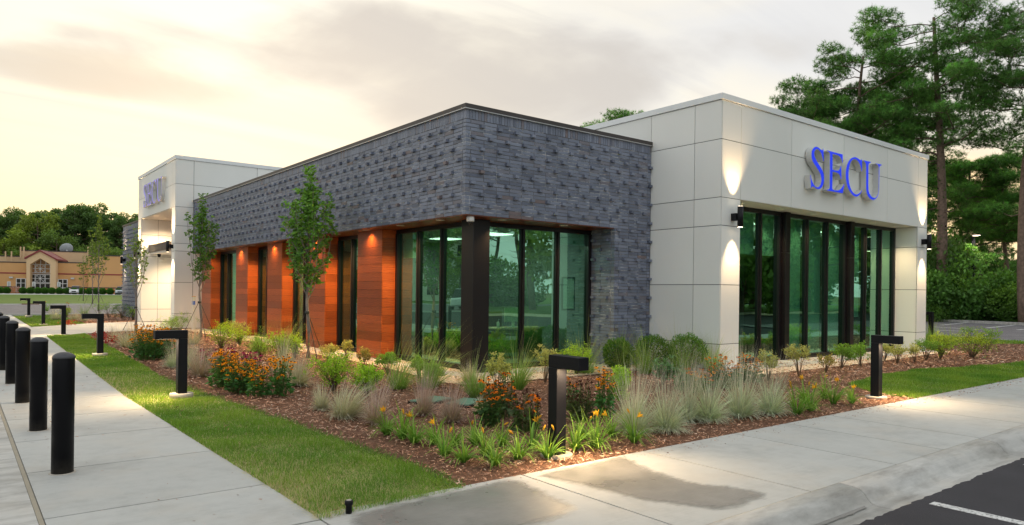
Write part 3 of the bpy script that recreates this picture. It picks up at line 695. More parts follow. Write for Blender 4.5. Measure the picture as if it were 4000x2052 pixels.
pan_y(YT0, [5.27, 7.215, 9.58, 11.93, 13.83], [3.524, 4.704, 5.5])
pan_x(13.83, [YT0 + .018, YTW - .04], zr[:5]); pan_x(5.27, [YT0 + .018, YTW - .04], zr[:5], 1)
pan_x(14.45, [YT0 + .016, -.5, 2], zr, 1)
# tower soffit panels
for a, b in ((5.275, 7.215), (7.215, 9.58), (9.58, 11.93), (11.93, 13.82)):
    mb = MB(); mb.box(a + .004, b - .004, YT0 + .016, YTW - .022, 3.522, 3.536); part('soffit_panel', mb, soffit_paint)
cop(XT - .03, 14.48, YT0 - .03, YT0 + .3, 5.502, 5.625, coping_white); cop(XT - .03, XT + .3, YT0 + .302, 12, 5.502, 5.625, coping_white); cop(14.18, 14.48, YT0 + .302, 12, 5.502, 5.625, coping_white)
# left tower
zl = [.02, .58, 1.76, 2.95, 3.24, 3.91, 4.63, 5.5, 6.43]; zl2 = [.02, .58, 1.76, 2.95, 3.91, 4.63, 5.5, 6.43]
sub = MB(); sub.box(XL + .016, 10, YL + .016, YL + .5, 0, 6.43); sub.box(XL + .016, XL + .3, YL + .5, 24.73, 4.64, 6.43); sub.box(XL + .016, 6, 24.12, 24.73, 0, 6.43)
sub.box(2.6, 2.9, YL + .5, 24.1, 0, 4.64); part('tower_wall', sub, substrate)
pan_y(YL, [XL + .002, BX - .002], [z for z in zl if z != 3.24 or True]); pan_y(YL, [BX - .002, 2.0, 4.4, 6.8, 10], [4.93, 5.5, 6.43])
mb = MB(); mb.box(BX + .01, .3, YL - .004, YL + .01, .02, ZS - .02); part('panel', mb, panel_white)
pan_x(XL, [YL + .016, 18.42], zl); pan_x(XL, [24.1, 24.75], zl); pan_x(XL, [18.42, 20.13, 22.37, 24.1], [4.63, 5.5, 6.43])
pan_y(24.1, [XL + .016, -.35, 1.1, 2.6], [.02, .58, 1.76, 2.95, 3.91, 4.62]); pan_x(2.6, [18.4, 20.3, 22.2, 24.08], [.02, .58, 1.76, 2.95, 3.91, 4.62])
for a, b in ((18.44, 20.13), (20.13, 22.37), (22.37, 24.08)):
    mb = MB(); mb.box(XL + .02, 2.58, a + .004, b - .004, 4.616, 4.632); part('soffit_panel', mb, soffit_paint)
cop(XL - .03, XL + .3, YL - .03, 24.78, 6.432, 6.57, coping_white); cop(XL + .302, 10, YL - .03, YL + .3, 6.432, 6.57, coping_white)
mb = MB(); mb.box(-.75, 2.2, 20.4, 24.08, 3.12, 3.45); part('entry_canopy', mb, canopy_brown, bevel=.01)
mb = MB(); mb.box(-.70, 2.2, 20.45, 24.06, 3.05, 3.118); part('canopy_soffit', mb, soffit_paint)
# ---- interiors seen through the glass
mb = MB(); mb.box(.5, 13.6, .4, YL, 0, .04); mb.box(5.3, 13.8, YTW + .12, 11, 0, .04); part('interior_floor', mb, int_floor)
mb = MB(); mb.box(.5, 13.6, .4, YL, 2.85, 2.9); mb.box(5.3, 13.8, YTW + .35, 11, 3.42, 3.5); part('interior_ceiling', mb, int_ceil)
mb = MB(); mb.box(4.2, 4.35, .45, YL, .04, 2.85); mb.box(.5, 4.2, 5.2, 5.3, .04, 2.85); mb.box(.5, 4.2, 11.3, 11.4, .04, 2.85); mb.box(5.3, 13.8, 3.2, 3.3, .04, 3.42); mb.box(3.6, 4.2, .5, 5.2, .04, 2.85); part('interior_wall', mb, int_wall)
mb = MB(); mb.box(.78, .98, .62, .84, .04, 2.25); part('oak_divider', mb, wood_inner)
for x, y in ((2.0, 1.8), (2.0, 3.8)):
    mb = MB(); mb.box(x - .3, x + .3, y - .3, y + .3, 2.835, 2.849); part('ceiling_light', mb, lamp_cool)
for x in (6.6, 8.6, 10.6, 12.4):
    mb = MB(); mb.box(x - .5, x + .5, -.4, -.2, 3.40, 3.418); part('ceiling_light', mb, lamp_cool)
def desk(loc, w, d, lab):
    t = thing('desk', lab, 'desk', loc); mb = MB(); mb.box(-w / 2, w / 2, -d / 2, d / 2, .70, .735); mb.build('desktop', wood_inner, t, bevel=.006)
    mb = MB(); mb.box(-w / 2 + .03, w / 2 - .03, -d / 2 + .05, -d / 2 + .08, .2, .70); mb.build('modesty_panel', desk_dark, t)
    for sx in (-1, 1):
        mb = MB(); mb.box(sx * (w / 2 - .06) - .03, sx * (w / 2 - .06) + .03, -d / 2 + .1, d / 2 - .05, .01, .70); mb.build('leg', desk_dark, t)
desk((1.95, 1.25, .04), 1.7, .6, 'office desk behind the corner glass with white desktop items')
t = thing('monitor', 'thin white monitor on the office desk behind the glass', 'monitor', (2.1, 1.2, .775)); mb = MB(); mb.box(-.25, .25, -.012, .012, .12, .43); mb.build('screen', white_plastic, t); mb = MB(); mb.box(-.03, .03, -.01, .03, .0, .13); mb.box(-.1, .1, -.08, .08, 0, .012); mb.build('stand', white_plastic, t)
t = thing('soap_dispenser', 'white pump bottle standing on the office desk', 'bottle', (1.62, 1.12, .775)); mb = MB(); mb.lathe([(.03, 0), (.034, .02), (.034, .11), (.012, .14)], n=12); mb.build('bottle_body', white_plastic, t); mb = MB(); mb.tube([(0, 0, .14), (0, 0, .18), (.035, 0, .175)], .006, 6); mb.build('pump', white_plastic, t)
t = thing('office_chair', 'dark office chair behind the corner desk', 'chair', (2.3, 1.95, .04)); mb = MB(); mb.box(-.24, .24, -.24, .24, .42, .50); mb.build('seat', desk_dark, t, bevel=.02); mb = MB(); mb.box(-.22, .22, .2, .26, .55, 1.05); mb.build('backrest', desk_dark, t, bevel=.02); mb = MB(); mb.lathe([(.28, 0), (.28, .03), (.03, .06), (.03, .42)], n=12); mb.build('base', black_metal, t)
t = thing('picture_frame', 'black framed picture on the far office wall behind the glass', 'picture', (3.2, .62, 1.15), rz=0); mb = MB(); mb.box(-.2, .2, 0, .03, 0, .75); mb.build('frame', black_metal, t); mb = MB(); mb.box(-.16, .16, -.004, -.001, .04, .71); mb.build('print', white_plastic, t)
t = thing('wall_poster', 'white notice sheet above the pale oak divider', 'poster', (.80, .55, 2.27)); mb = MB(); mb.box(0, .16, 0, .01, 0, .42); mb.build('sheet', white_plastic, t); mb = MB()
for k in range(4): mb.box(.02, .14, -.003, -.001, .04 + k * .09, .09 + k * .09)
mb.build('print', simple('poster_blue', (.06, .16, .42)), t)
t = thing('side_table', 'low wooden cabinet behind the left corner window', 'cabinet', (.95, 2.2, .04)); mb = MB(); mb.box(-.25, .25, -.5, .5, .62, .66); mb.build('cabinet_top', wood_inner, t); mb = MB(); mb.box(-.23, .23, -.48, .48, 0, .62); mb.build('cabinet_body', desk_dark, t)
t = thing('photo_frame', 'small framed photo standing on the low cabinet', 'picture frame', (.85, 2.3, .70)); mb = MB(); mb.box(-.015, .015, -.11, .11, 0, .28); mb.build('frame', wood_inner, t); mb = MB(); mb.box(-.02, -.016, -.08, .08, .03, .25); mb.build('print', white_plastic, t)
t = thing('round_counter', 'curved pale oak counter inside the tower window', 'counter', (7.3, .2, .04)); mb = MB(); mb.lathe([(.8, 0), (.8, .95)], n=28); mb.build('counter_body', wood_inner, t); mb = MB(); mb.lathe([(.88, .95), (.88, 1.0)], n=28); mb.build('counter_top', desk_dark, t)
# ---- lamps
def area_light(loc, size, power, col=(1, .74, .45), rot=(0, 0, 0), spread=None, name='lamp_light'):
    l = bpy.data.lights.new(name, 'AREA'); l.shape = 'DISK'; l.size = size; l.energy = power; l.color = col
    if spread: l.spread = spread
    o = bpy.data.objects.new(name, l); link(o); o.location = loc; o.rotation_euler = rot; return o
def spot_light(loc, d, power, ang, blend, col=(1, .72, .42), size=.03, name='spot_light'):
    l = bpy.data.lights.new(name, 'SPOT'); l.energy = power; l.spot_size = math.radians(ang); l.spot_blend = blend; l.color = col; l.shadow_soft_size = size
    o = bpy.data.objects.new(name, l); link(o); o.location = loc; o.rotation_euler = Vector(d).to_track_quat('-Z', 'Y').to_euler(); return o
for x, y, z, pw in ((2.0, 1.8, 2.8, 34), (2.0, 3.8, 2.8, 26), (7, .5, 3.3, 30), (10, .5, 3.3, 30), (12.8, .5, 3.3, 30), (2, 8, 2.8, 20), (2, 14, 2.8, 20)): area_light((x, y, z), .8, pw, (1, .95, .80))
def downlight(x, y, z, power, ang=95, col=(1, .66, .32)):
    e = MB(); e.lathe([(.088, z - .006), (.088, z + .002), (.07, z + .002), (.07, z - .004)], x, y, 20); r = e.build('downlight', white_plastic, bank)
    e = MB(); e.lathe([(.068, z - .003), (.068, z + .001)], x, y, 20); e.build('lens', lamp_on, r)
    spot_light((x, y, z - .01), (0, 0, -1), power, ang, .9, col, .05)
for i in range(11):
    y = .58 + 1.563 * i
    downlight(-.215, y, ZS - .012, 50 if i % 2 == 0 else 360, 140, (1, .60, .24))
for x in (.61, 2.2): downlight(x, -.30, ZS - .012, 110, 120)
for x, y in ((5.75, -2.04), (7.28, -2.04), (8.78, -2.04), (10.3, -2.04), (11.85, -2.04), (13.2, -2.04)): downlight(x, y, 3.521, 130, 110, (1, .72, .40))
for y in (19.6, 22.8): downlight(-.3, y, 4.615, 900, 150, (1, .70, .40))
for y in (21.3, 23.0): downlight(.3, y, 3.046, 420, 150, (1, .70, .40))
def sconce(x, y, z, n, pu, pd):
    """up-and-down cylinder lamp held off the wall; n = outward direction"""
    n = Vector(n); t = Vector((-n.y, n.x, 0)); c = Vector((x, y, z)) + n * .19
    mb = MB(); p = Vector((x, y, z))
    a, b = p - t * .055 + n * .002, p + t * .055 + n * .13
    mb.box(min(a.x, b.x), max(a.x, b.x), min(a.y, b.y), max(a.y, b.y), z - .075, z + .075)
    s = mb.build('wall_sconce', black_metal, bank, bevel=.003)
    mb = MB(); mb.lathe([(.058, z - .21), (.058, z + .21)], c.x, c.y, 24); mb.build('lamp_cylinder', black_metal, s)
    mb = MB(); mb.lathe([(.050, z - .2135), (.050, z - .2105)], c.x, c.y, 20); mb.lathe([(.050, z + .2105), (.050, z + .2135)], c.x, c.y, 20); mb.build('lens', lamp_hot, s)
    spot_light((c.x, c.y, z + .225), tuple(Vector((0, 0, 1)) - n * .10), pu, 66, .9, (1, .68, .36), .03); spot_light((c.x, c.y, z - .225), tuple(Vector((0, 0, -1)) - n * .10), pd, 66, .9, (1, .68, .36), .03)
sconce(4.99, YT0, 3.135, (0, -1, 0), 130, 130); sconce(14.13, YT0, 3.115, (0, -1, 0), 130, 130)
sconce(XL, 18.15, 3.125, (-1, 0, 0), 200, 230); sconce(XL, 24.42, 3.08, (-1, 0, 0), 200, 230); sconce(BX, 31.6, 3.0, (-1, 0, 0), 200, 230)
# ---- security cameras
def dome(x, y, z, lab):
    t = thing('security_camera', lab, 'camera', (x, y, z)); mb = MB(); mb.lathe([(.062, 0), (.072, -.02), (.072, -.09), (.060, -.10)][::-1], n=20); mb.build('housing', white_plastic, t)
    mb = MB(); mb.lathe([(.050, -.098), (.047, -.12), (.030, -.145), (.006, -.153)][::-1], n=16); mb.build('dome', dark_glass, t)
dome(-.2, -.41, ZS - .012, 'white dome camera under the brick soffit at the near corner')
for x, y, lab in ((.2, 21.0, 'small dark camera under the near side of the entry canopy'), (-.45, 23.4, 'small dark camera under the outer edge of the entry canopy')):
    t = thing('security_camera', lab, 'camera', (x, y, 3.05)); mb = MB(); mb.lathe([(.07, 0), (.07, -.08), (.04, -.14), (.01, -.15)][::-1], n=12); mb.build('housing', black_metal, t)
t = thing('speaker_dome', 'white round bracket lamp on the entry wall under the canopy', 'lamp', (-.2, 24.09, 2.72)); mb = MB(); mb.lathe([(.05, 0), (.12, .05), (.13, .10), (.05, .14)], n=14); mb.build('shade', white_plastic, t); mb = MB(); mb.tube([(0, 0, .12), (0, .01, .28)], .015, 6); mb.build('stem', white_plastic, t)

# ================================================================== RAISED LETTER SIGNS
ZSC = 4.4025
LET = {
 'S': [(515,130),(505,155),(490,160),(470,150),(440,120),(410,103),(385,101),(355,112),(330,140),(315,180),(309,240),(313,300),(328,350),(355,400),(400,465),(440,530),(465,580),(478,640),(478,700),(468,745),(448,780),(425,797),(400,797),(370,780),(345,745),(320,690),(305,640),(298,588),(290,586),(304,815),(312,815),(318,797),(330,790),(350,797),(375,815),(400,832),(430,838),(460,832),(490,805),(512,760),(525,700),(528,640),(522,580),(505,525),(480,475),(440,410),(400,348),(375,300),(360,250),(358,210),(368,175),(385,155),(405,148),(430,155),(455,180),(475,220),(492,270),(505,320),(512,357),(520,357)],
 'E': [(580,165),(848,235),(848,380),(840,385),(835,350),(820,310),(800,280),(770,258),(730,245),(680,232),(672,240),(672,495),(720,508),(760,512),(785,500),(800,475),(812,430),(822,432),(825,665),(815,668),(805,620),(790,585),(765,562),(730,548),(672,537),(668,810),(675,835),(700,848),(750,853),(790,845),(820,820),(845,785),(865,745),(878,745),(848,908),(575,858),(575,840),(605,835),(620,815),(625,780),(628,250),(625,215),(610,195),(580,185)],
 'C': [(1180,310),(1172,325),(1160,330),(1140,325),(1110,300),(1080,285),(1050,279),(1015,287),(980,310),(950,350),(922,410),(905,490),(898,580),(902,660),(915,740),(935,810),(965,870),(1000,920),(1040,955),(1080,967),(1110,958),(1140,930),(1165,890),(1183,855),(1175,848),(1150,885),(1120,910),(1090,920),(1060,916),(1028,892),(1000,850),(975,790),(957,720),(948,640),(947,560),(955,480),(970,410),(990,360),(1015,330),(1045,320),(1080,328),(1110,355),(1135,395),(1152,440),(1165,490),(1172,530),(1180,530)],
 'U': [(1210,335),(1333,365),(1333,380),(1310,388),(1297,400),(1290,430),(1288,780),(1292,850),(1305,900),(1330,945),(1360,972),(1395,983),(1425,972),(1448,940),(1460,890),(1465,820),(1468,480),(1462,440),(1445,412),(1418,402),(1418,388),(1515,410),(1515,430),(1495,432),(1483,450),(1479,480),(1475,700),(1472,850),(1462,920),(1440,975),(1410,1008),(1380,1021),(1345,1018),(1310,995),(1280,955),(1260,900),(1250,830),(1250,450),(1245,400),(1230,370),(1210,352)]}
def on_y(px, py, Y):
    d = ray(px, py); t = (Y - CAM.y) / d.y; p = CAM + d * t; return p.x, p.z
LU = {k: [on_y(3100 + x / ZSC, 550 + y / ZSC, -2.535) for x, y in v] for k, v in LET.items()}
LX0 = min(x for v in LU.values() for x, z in v); LZ0 = 4.0
def letter_sign(lab, face_mat, place, grp=None):
    """place(u, z, d) -> world point: u along the sign, d outward from the wall"""
    t = thing('raised_letter_sign', lab, 'sign', place(0, 0, 0)); inv = Vector(place(0, 0, 0))
    for k, pts in LU.items():
        P = [(x - LX0, z - LZ0) for x, z in pts]; n = len(P)
        a = sum(P[i][0] * P[(i + 1) % n][1] - P[(i + 1) % n][0] * P[i][1] for i in range(n))
        if a < 0: P = P[::-1]
        def shell(scale_in, d0, d1, mat, name, par):
            bm = bmesh.new(); Q = []
            for i in range(n):
                p, q, r = Vector(P[i - 1]), Vector(P[i]), Vector(P[(i + 1) % n]); e1 = (q - p).normalized(); e2 = (r - q).normalized()
                nn = Vector((-(e1.y + e2.y), e1.x + e2.x)); nn = nn.normalized() if nn.length > 1e-6 else Vector((-e1.y, e1.x)); Q.append(q + nn * scale_in)
            f0 = [bm.verts.new(Vector(place(q.x, q.y, d0)) - inv) for q in Q]; f1 = [bm.verts.new(Vector(place(q.x, q.y, d1)) - inv) for q in Q]
            fa = bm.faces.new(f1); fb = bm.faces.new(f0[::-1])
            for i in range(n): bm.faces.new((f0[i], f0[(i + 1) % n], f1[(i + 1) % n], f1[i]))
            bmesh.ops.recalc_face_normals(bm, faces=bm.faces[:]); bmesh.ops.triangulate(bm, faces=[fa, fb], ngon_method='EAR_CLIP')
            me = bpy.data.meshes.new(name); bm.to_mesh(me); bm.free(); me.materials.append(mat); return ob(name, me, par)
        L = shell(0, .03, .170, steel, 'letter', t); shell(.008, .1703, .1745, face_mat, 'letter_face', L)
letter_sign('blue-faced serif letters SECU standing off the right tower front', blue_face, lambda u, z, d: (LX0 + u, YT0 - d, LZ0 + z))
letter_sign('lilac-faced serif letters SECU on the far left tower above the entrance', lilac_face, lambda u, z, d: (XL - d, 22.78 - u, 4.98 + z))

# ================================================================== STREET FURNITURE
BG = 'black steel bollards along the left sidewalk'
def bollard(lab, x, y):
    t = thing('bollard', lab, 'bollard', (x, y, 0), BG)
    mb = MB(); mb.lathe([(.082, 0), (.082, .965), (.080, .972)], n=28); mb.build('post', bollard_black, t)
    mb = MB(); mb.lathe([(.084, .955), (.086, .962), (.080, .975), (.060, .992), (.032, 1.003), (.004, 1.006)], n=28); mb.build('cap', simple('bollard_cap', (.05, .05, .056), .55, 0, .3, 40) if 'bollard_cap' not in MATS else MATS['bollard_cap'], t)
    mb = MB(); mb.lathe([(.100, -.001), (.096, .004), (.084, .005)], n=24); mb.build('collar', concrete_base, t); return t
bl = ['nearest black bollard, largest at the front of the row', 'second black bollard from the front of the row', 'third black bollard in the row beside the sidewalk joint', 'fourth black bollard from the camera', 'fifth black bollard, cut by the left edge of the photo', 'sixth black bollard, mostly hidden at the left edge', 'seventh black bollard behind the others at the left edge', 'farthest black bollard of the row']
for lab, y in zip(bl, (-4.06, -1.87, .41, 2.72, 5.01, 7.3, 9.6, 11.9)): bollard(lab, -6.835, y)
PG = 'black bent-arm path lights around the bank'
def path_light(lab, x, y, rz, pad, power):
    """post with an arm along local +x"""
    t = thing('path_light', lab, 'path light', (x, y, 0), PG, rz)
    mb = MB(); mb.box(-.062, .062, -.062, .062, .0, .835); mb.build('post', black_metal, t, bevel=.004)
    mb = MB(); mb.box(-.0625, .36, -.0625, .0625, .836, .955); mb.build('arm', black_metal, t, bevel=.004)
    mb = MB(); mb.box(.10, .33, -.045, .045, .8345, .8358); mb.build('lens', lamp_on, t)
    mb = MB(); mb.lathe([(.155, -.02), (.155, pad), (.150, pad + .004)], n=28); mb.build('footing', concrete_base, t)
    if power:
        d = Vector((math.cos(rz), math.sin(rz), 0)); p = Vector((x, y, .80)) + d * .24
        spot_light(tuple(p), tuple(d * .60 + Vector((0, 0, -1))), power * .85, 118, .6, (1, .70, .38), .04); area_light((x + d.x * .19, y + d.y * .19, .828), .12, power * .22, (1, .72, .42))
Yn = -PI / 2
for lab, x, y, rz, pad, pw in (
    ('black path light among the daylilies at the front of the bed', -3.03, -5.97, Yn, .012, 48),
    ('black path light in the mulch before the right lawn', 3.54, -5.95, Yn, .02, 48),
    ('black path light on the left lawn by the orange flowers, the nearest there', -5.02, -.24, PI, .06, 48),
    ('black path light on a round footing, second along the left lawn', -4.98, 7.22, PI, .06, 36),
    ('black path light at the far tip of the left lawn by the entry walk', -4.83, 15.54, PI, .03, 30),
    ('black path light on the small lawn beyond the entry walk', -4.74, 23.2, PI, .02, 24),
    ('farthest black path light, on a square footing near the road', -4.67, 31.5, PI, .10, 16)):
    path_light(lab, x, y, rz, pad, pw)
# post of another path light beyond the tower, seen end on
t = thing('path_light', 'black path light behind the right tower by the parking area', 'path light', (22.87, .75, 0), PG, PI * .45); mb = MB(); mb.box(-.07, .07, -.07, .07, 0, .835); mb.build('post', black_metal, t); mb = MB(); mb.box(-.071, .36, -.071, .071, .836, .955); mb.build('arm', black_metal, t)
# accessible-parking bollard sign near the entrance
t = thing('sign_post', 'slim grey post with blue sticker by the entrance wall', 'post', (-.55, 17.1, 0)); mb = MB(); mb.box(-.055, .055, -.055, .055, 0, 1.22); mb.build('post', steel, t); mb = MB(); mb.prism([(-.06, -.06), (.06, -.06), (.06, .06), (-.06, .06)], 1.222, 1.25); mb.build('cap', simple('tan_cap', (.45, .28, .14), .7), t); mb = MB(); mb.box(-.058, -.0555, -.035, .035, .93, 1.07); mb.box(-.035, .035, -.058, -.0555, .93, 1.07); mb.build('sticker', simple('sticker_blue', (.05, .12, .5), .5), t)
# parking lot lamp
lx, ly = 49.9, 8.43
t = thing('lamp_post', 'tall black parking lot lamp post with a flat glowing head', 'lamp post', (lx, ly, 0)); mb = MB(); mb.lathe([(.38, -.1), (.38, .22)], n=20); mb.build('footing', concrete_base, t); mb = MB(); mb.box(-.13, .13, -.13, .13, .22, .34); mb.box(-.085, .085, -.085, .085, .34, 6.05); mb.build('pole', black_metal, t)
mb = MB(); mb.box(-.75, -.05, -.2, .2, 5.96, 6.06); h = mb.build('lamp_head', black_metal, t); h.rotation_euler.z = .7; mb = MB(); mb.box(-.70, -.2, -.15, .15, 5.945, 5.958); l = mb.build('lens', lamp_hot, h)
spot_light((lx - .35, ly - .3, 5.9), (0, 0, -1), 250, 130, .5, (1, .86, .66), .15)
# utility covers, sprinkler
for lab, x, y, rz in (('green utility cover lying in the mulch, the left one of two', -2.28, -2.50, .35), ('green utility cover in the mulch, the right one, slightly lower', -1.98, -2.92, .5)):
    t = thing('utility_cover', lab, 'utility cover', (x, y, 0), None, rz); gm = MATS.get('cover_green') or simple('cover_green', (.10, .22, .15), .6); mb = MB(); mb.box(-.27, .27, -.17, .17, -.02, .035); mb.build('lid', gm, t, bevel=.008); mb = MB(); mb.box(-.29, .29, -.19, .19, -.05, .018); mb.build('rim', black_metal, t)
t = thing('sprinkler_head', 'small black sprinkler head at the tip of the left lawn', 'sprinkler', (*G(877, 1291), 0)); mb = MB(); mb.lathe([(.022, -.03), (.022, .055), (.028, .06), (.030, .085), (.026, .09)], n=14); mb.build('body', black_metal, t); mb = MB(); mb.lathe([(.018, .0902), (.018, .094)], n=12); mb.build('nozzle', concrete_base, t)

# ================================================================== GROUND COVER
def lawn_blades(name, poly, n, h, fall, cols, wid=.006, lab=None, straw=.0):
    X, Y = scatter(poly, n, fall); k = len(X); d = np.hypot(X - CAM.x, Y - CAM.y)
    wsc = (d / 7).clip(1, 4); patch = np.sin(X * 3.1 + np.sin(Y * 1.7) * 2) * np.sin(Y * 2.3 + X * .7) * .5 + .5; pn = (patch * .55 + rng.uniform(0, 1, k) * .6).clip(0, 1)
    C = np.array(cols[0])[None] * (1 - pn[:, None]) + np.array(cols[1])[None] * pn[:, None]; dry = rng.uniform(0, 1, k) < straw * (.35 + 1.3 * (np.sin(X * 1.1 + 2) * np.sin(Y * .8) * .5 + .5)); C[dry] = np.array((.56, .50, .27)); C *= 1 + rng.normal(0, .16, (k, 1))
    a = rng.uniform(0, 2 * PI, k); H = h * rng.uniform(.45, 1.25, k) * (1 - .55 * dry) * (.55 + .9 * (np.sin(X * 5.3 + np.sin(Y * 3.9) * 1.5) * np.sin(Y * 4.7 + X * 2.1) * .5 + .5)); L = rng.uniform(.2, 1.0, k) * h * (1 + 1.2 * dry)
    P = np.stack([X, Y, np.full(k, -.012)], 1); s = np.stack([np.cos(a + 1.2), np.sin(a + 1.2), np.zeros(k)], 1) * (wid * wsc * .5)[:, None]
    tip = P + np.stack([np.cos(a) * L, np.sin(a) * L, H], 1)
    V = np.stack([P - s, P + s, tip], 1).reshape(-1, 3); me = fast_mesh(name, V, np.arange(k * 3).reshape(k, 3), np.repeat(C.clip(.01, 1), 3, 0), bladem, 3)
    o = ob(name, me); tag(o, lab, 'grass', kind='stuff'); return o
GR = ((.068, .215, .020), (.26, .385, .048))
nearL = [p for p in lawnL if p[1] < 4.5] ; nearL = [(xe(4.5), 4.5)] + [(-4.6, 4.5)]
polyN = [(-5.6, -6.46), (-5.63, .6), (xe(4.5), 4.5), (-4.6, 4.5), (-4.71, 2.63), (-4.67, .23), (-4.58, -1.39), (-4.50, -2.68), (-4.46, -3.72), (-4.42, -4.59), (-4.36, -5.29), (-4.37, -5.84), (-4.39, -6.40)]
polyM = [(xe(4.5), 4.5), (xe(9), 9), (xe(15.3), 15.3), (-4.2, 15.9), (-4.2, 14.8), (-4.44, 8.17), (-4.6, 4.5)]
lawn_blades('grass', polyN, 420000, .045, 5.4, GR, .0055, 'short turf with dry clippings on the near left lawn strip', .55)
lawn_blades('grass', polyM, 200000, .045, 12, GR, .005, 'short turf on the far part of the left lawn strip', .45)
lawn_blades('grass', lawnR, 500000, .045, 8.5, GR, .005, 'bright turf of the lawn on the right by the front sidewalk', .28)
lawn_blades('grass', lawnF, 60000, .05, 22, GR, .006, 'turf of the small lawn beyond the entry walk', .3)
lawn_blades('grass', lawnR2, 160000, .06, 22, GR, .006, 'turf between the right mulch bed and the parking area', .25)
def chips(name, poly, n, fall, lab, cols, lmin=.012, lmax=.048):
    X, Y = scatter(poly, n, fall); k = len(X); d = np.hypot(X - CAM.x, Y - CAM.y); sc = (d / 8).clip(1, 2.4)
    L = rng.uniform(lmin, lmax, k) * sc; w = rng.uniform(.003, .011, k) * sc; a = rng.uniform(0, PI, k); pt = rng.normal(0, .28 if 'walk' not in name else .04, k); rl = rng.normal(0, .5, k)
    D = np.stack([np.cos(a) * np.cos(pt), np.sin(a) * np.cos(pt), np.sin(pt)], 1); s = np.stack([-np.sin(a), np.cos(a), np.sin(rl)], 1); s = norm(s)
    P = np.stack([X, Y, rng.uniform(-.006, .022, k) if 'walk' not in name else np.full(k, .003)], 1); patch = (np.sin(X * 1.9 + 1) * np.sin(Y * 1.3 + X) * .5 + .5); r = (rng.uniform(0, 1, k) * .75 + patch * .25)
    idx = np.clip((r * len(cols)).astype(int), 0, len(cols) - 1); C = np.array(cols)[idx] * (1 + rng.normal(0, .22, (k, 1)))
    DL = D * (L / 2)[:, None]; sw = s * w[:, None] * .5
    V = np.stack([P - DL - sw, P + DL - sw * .6, P + DL + sw * .6, P - DL + sw], 1).reshape(-1, 3)
    me = fast_mesh(name, V, np.arange(k * 4).reshape(k, 4), np.repeat(C.clip(.01, 1), 4, 0), chipm, 4); o = ob(name, me); tag(o, lab, 'mulch', kind='stuff')
MC = [(.12, .058, .038), (.26, .125, .076), (.40, .200, .122), (.52, .285, .178), (.62, .385, .258), (.68, .50, .37)]
chips('mulch_chips', bed, 800000, 6.6, 'shredded reddish brown bark mulch of the bed around the bank', MC)
chips('mulch_chips', bed2, 20000, 30, 'bark mulch of the bed beyond the entry walk', MC)
chips('walk_litter', [(-4.3, -6.62), (9, -6.62), (9, -6.3), (-4.3, -6.3)], 700, None, 'crumbs of bark scattered along the edge of the front sidewalk', MC[:4], .006, .02)
chips('walk_litter', [(-7.0, -6.3), (-5.7, -6.3), (-5.7, 6), (-7.0, 6)], 110, None, 'few dry leaf bits on the left sidewalk', MC[1:4], .01, .03)
chips('mulch_litter', [(x + rng.normal(0, .01), y) for x, y in [(-5.5, -6.4), (-5.6, 0), (-4.7, 0), (-4.4, -6.3)]], 260, None, 'loose bark chips scattered on the near lawn', MC[:3], .02, .05)
# ================================================================== PLANTS
def plant(name, lab, cat, x, y, grp, parts, mats, loc=None):
    t = thing(name, lab, cat, loc or (x, y, 0), grp)
    for pn, arr, mt in parts:
        me = fast_mesh(pn, arr[0], arr[1], arr[2], mt, arr[1].shape[1]); ob(pn, me, t)
    return t
def grass_tuft(x, y, h, w, kind, seed_h=0, lean=(0, 0, 0), dens=1.0):
    r = w / 2
    if kind == 'blue': c, tp, n, dr = (.40, .49, .33), (.74, .78, .60), 560, 1.0
    elif kind == 'tan': c, tp, n, dr = (.42, .42, .28), (.74, .69, .52), 520, 1.0
    elif kind == 'red': c, tp, n, dr = (.34, .29, .20), (.56, .42, .36), 420, .7
    else: c, tp, n, dr = (.15, .30, .04), (.38, .52, .14), 300, 1.0
    n = int(n * dens)
    tall = kind == 'green'
    hl = max(r * 1.30, h * (.56 if kind != 'red' else .55)) if not tall else h * .80
    b = blades(n, r * .25, hl, .95 if not tall else min(.9, r / h * 1.5), dr if not tall else .9, .0068 if not tall else .0060, c, 5, .22 if not tall else .32, lean, tp)
    parts = [('blades', b, bladem)]
    if not tall:
        sc_ = ((.44, .47, .34), (.60, .55, .45)) if kind != 'red' else ((.44, .34, .30), (.58, .44, .42))
        s1 = blades(int(120 * dens), r * .3, h, min(.55, r / h * .75), .3, .0040, sc_[0], 4, .16, lean, sc_[1]); parts.append(('seed_stalks', s1, bladem))
    else:
        s1 = blades(int(60 * dens), r * .25, h * 1.12, min(.8, r / h * 1.1), .7, .0045, (.20, .30, .08), 5, .15, lean, (.42, .46, .18)); parts.append(('seed_stalks', s1, bladem))
    return parts
def clear(x, y, hp):
    for _ in range(60):
        gx, gy = G(x, y)
        if (gx > 4.2 and gy > -3.0) or (gx > -.7 and -1.15 < gy < 16) or (gx > 4.2 - 3.5 and gx <= 4.2 and gy > -1.15) or (gx > -1.4 and 17 < gy < 18): 
            if gx > 14.9: break
            y += 1; hp += 1
        else: break
    return x, y, hp
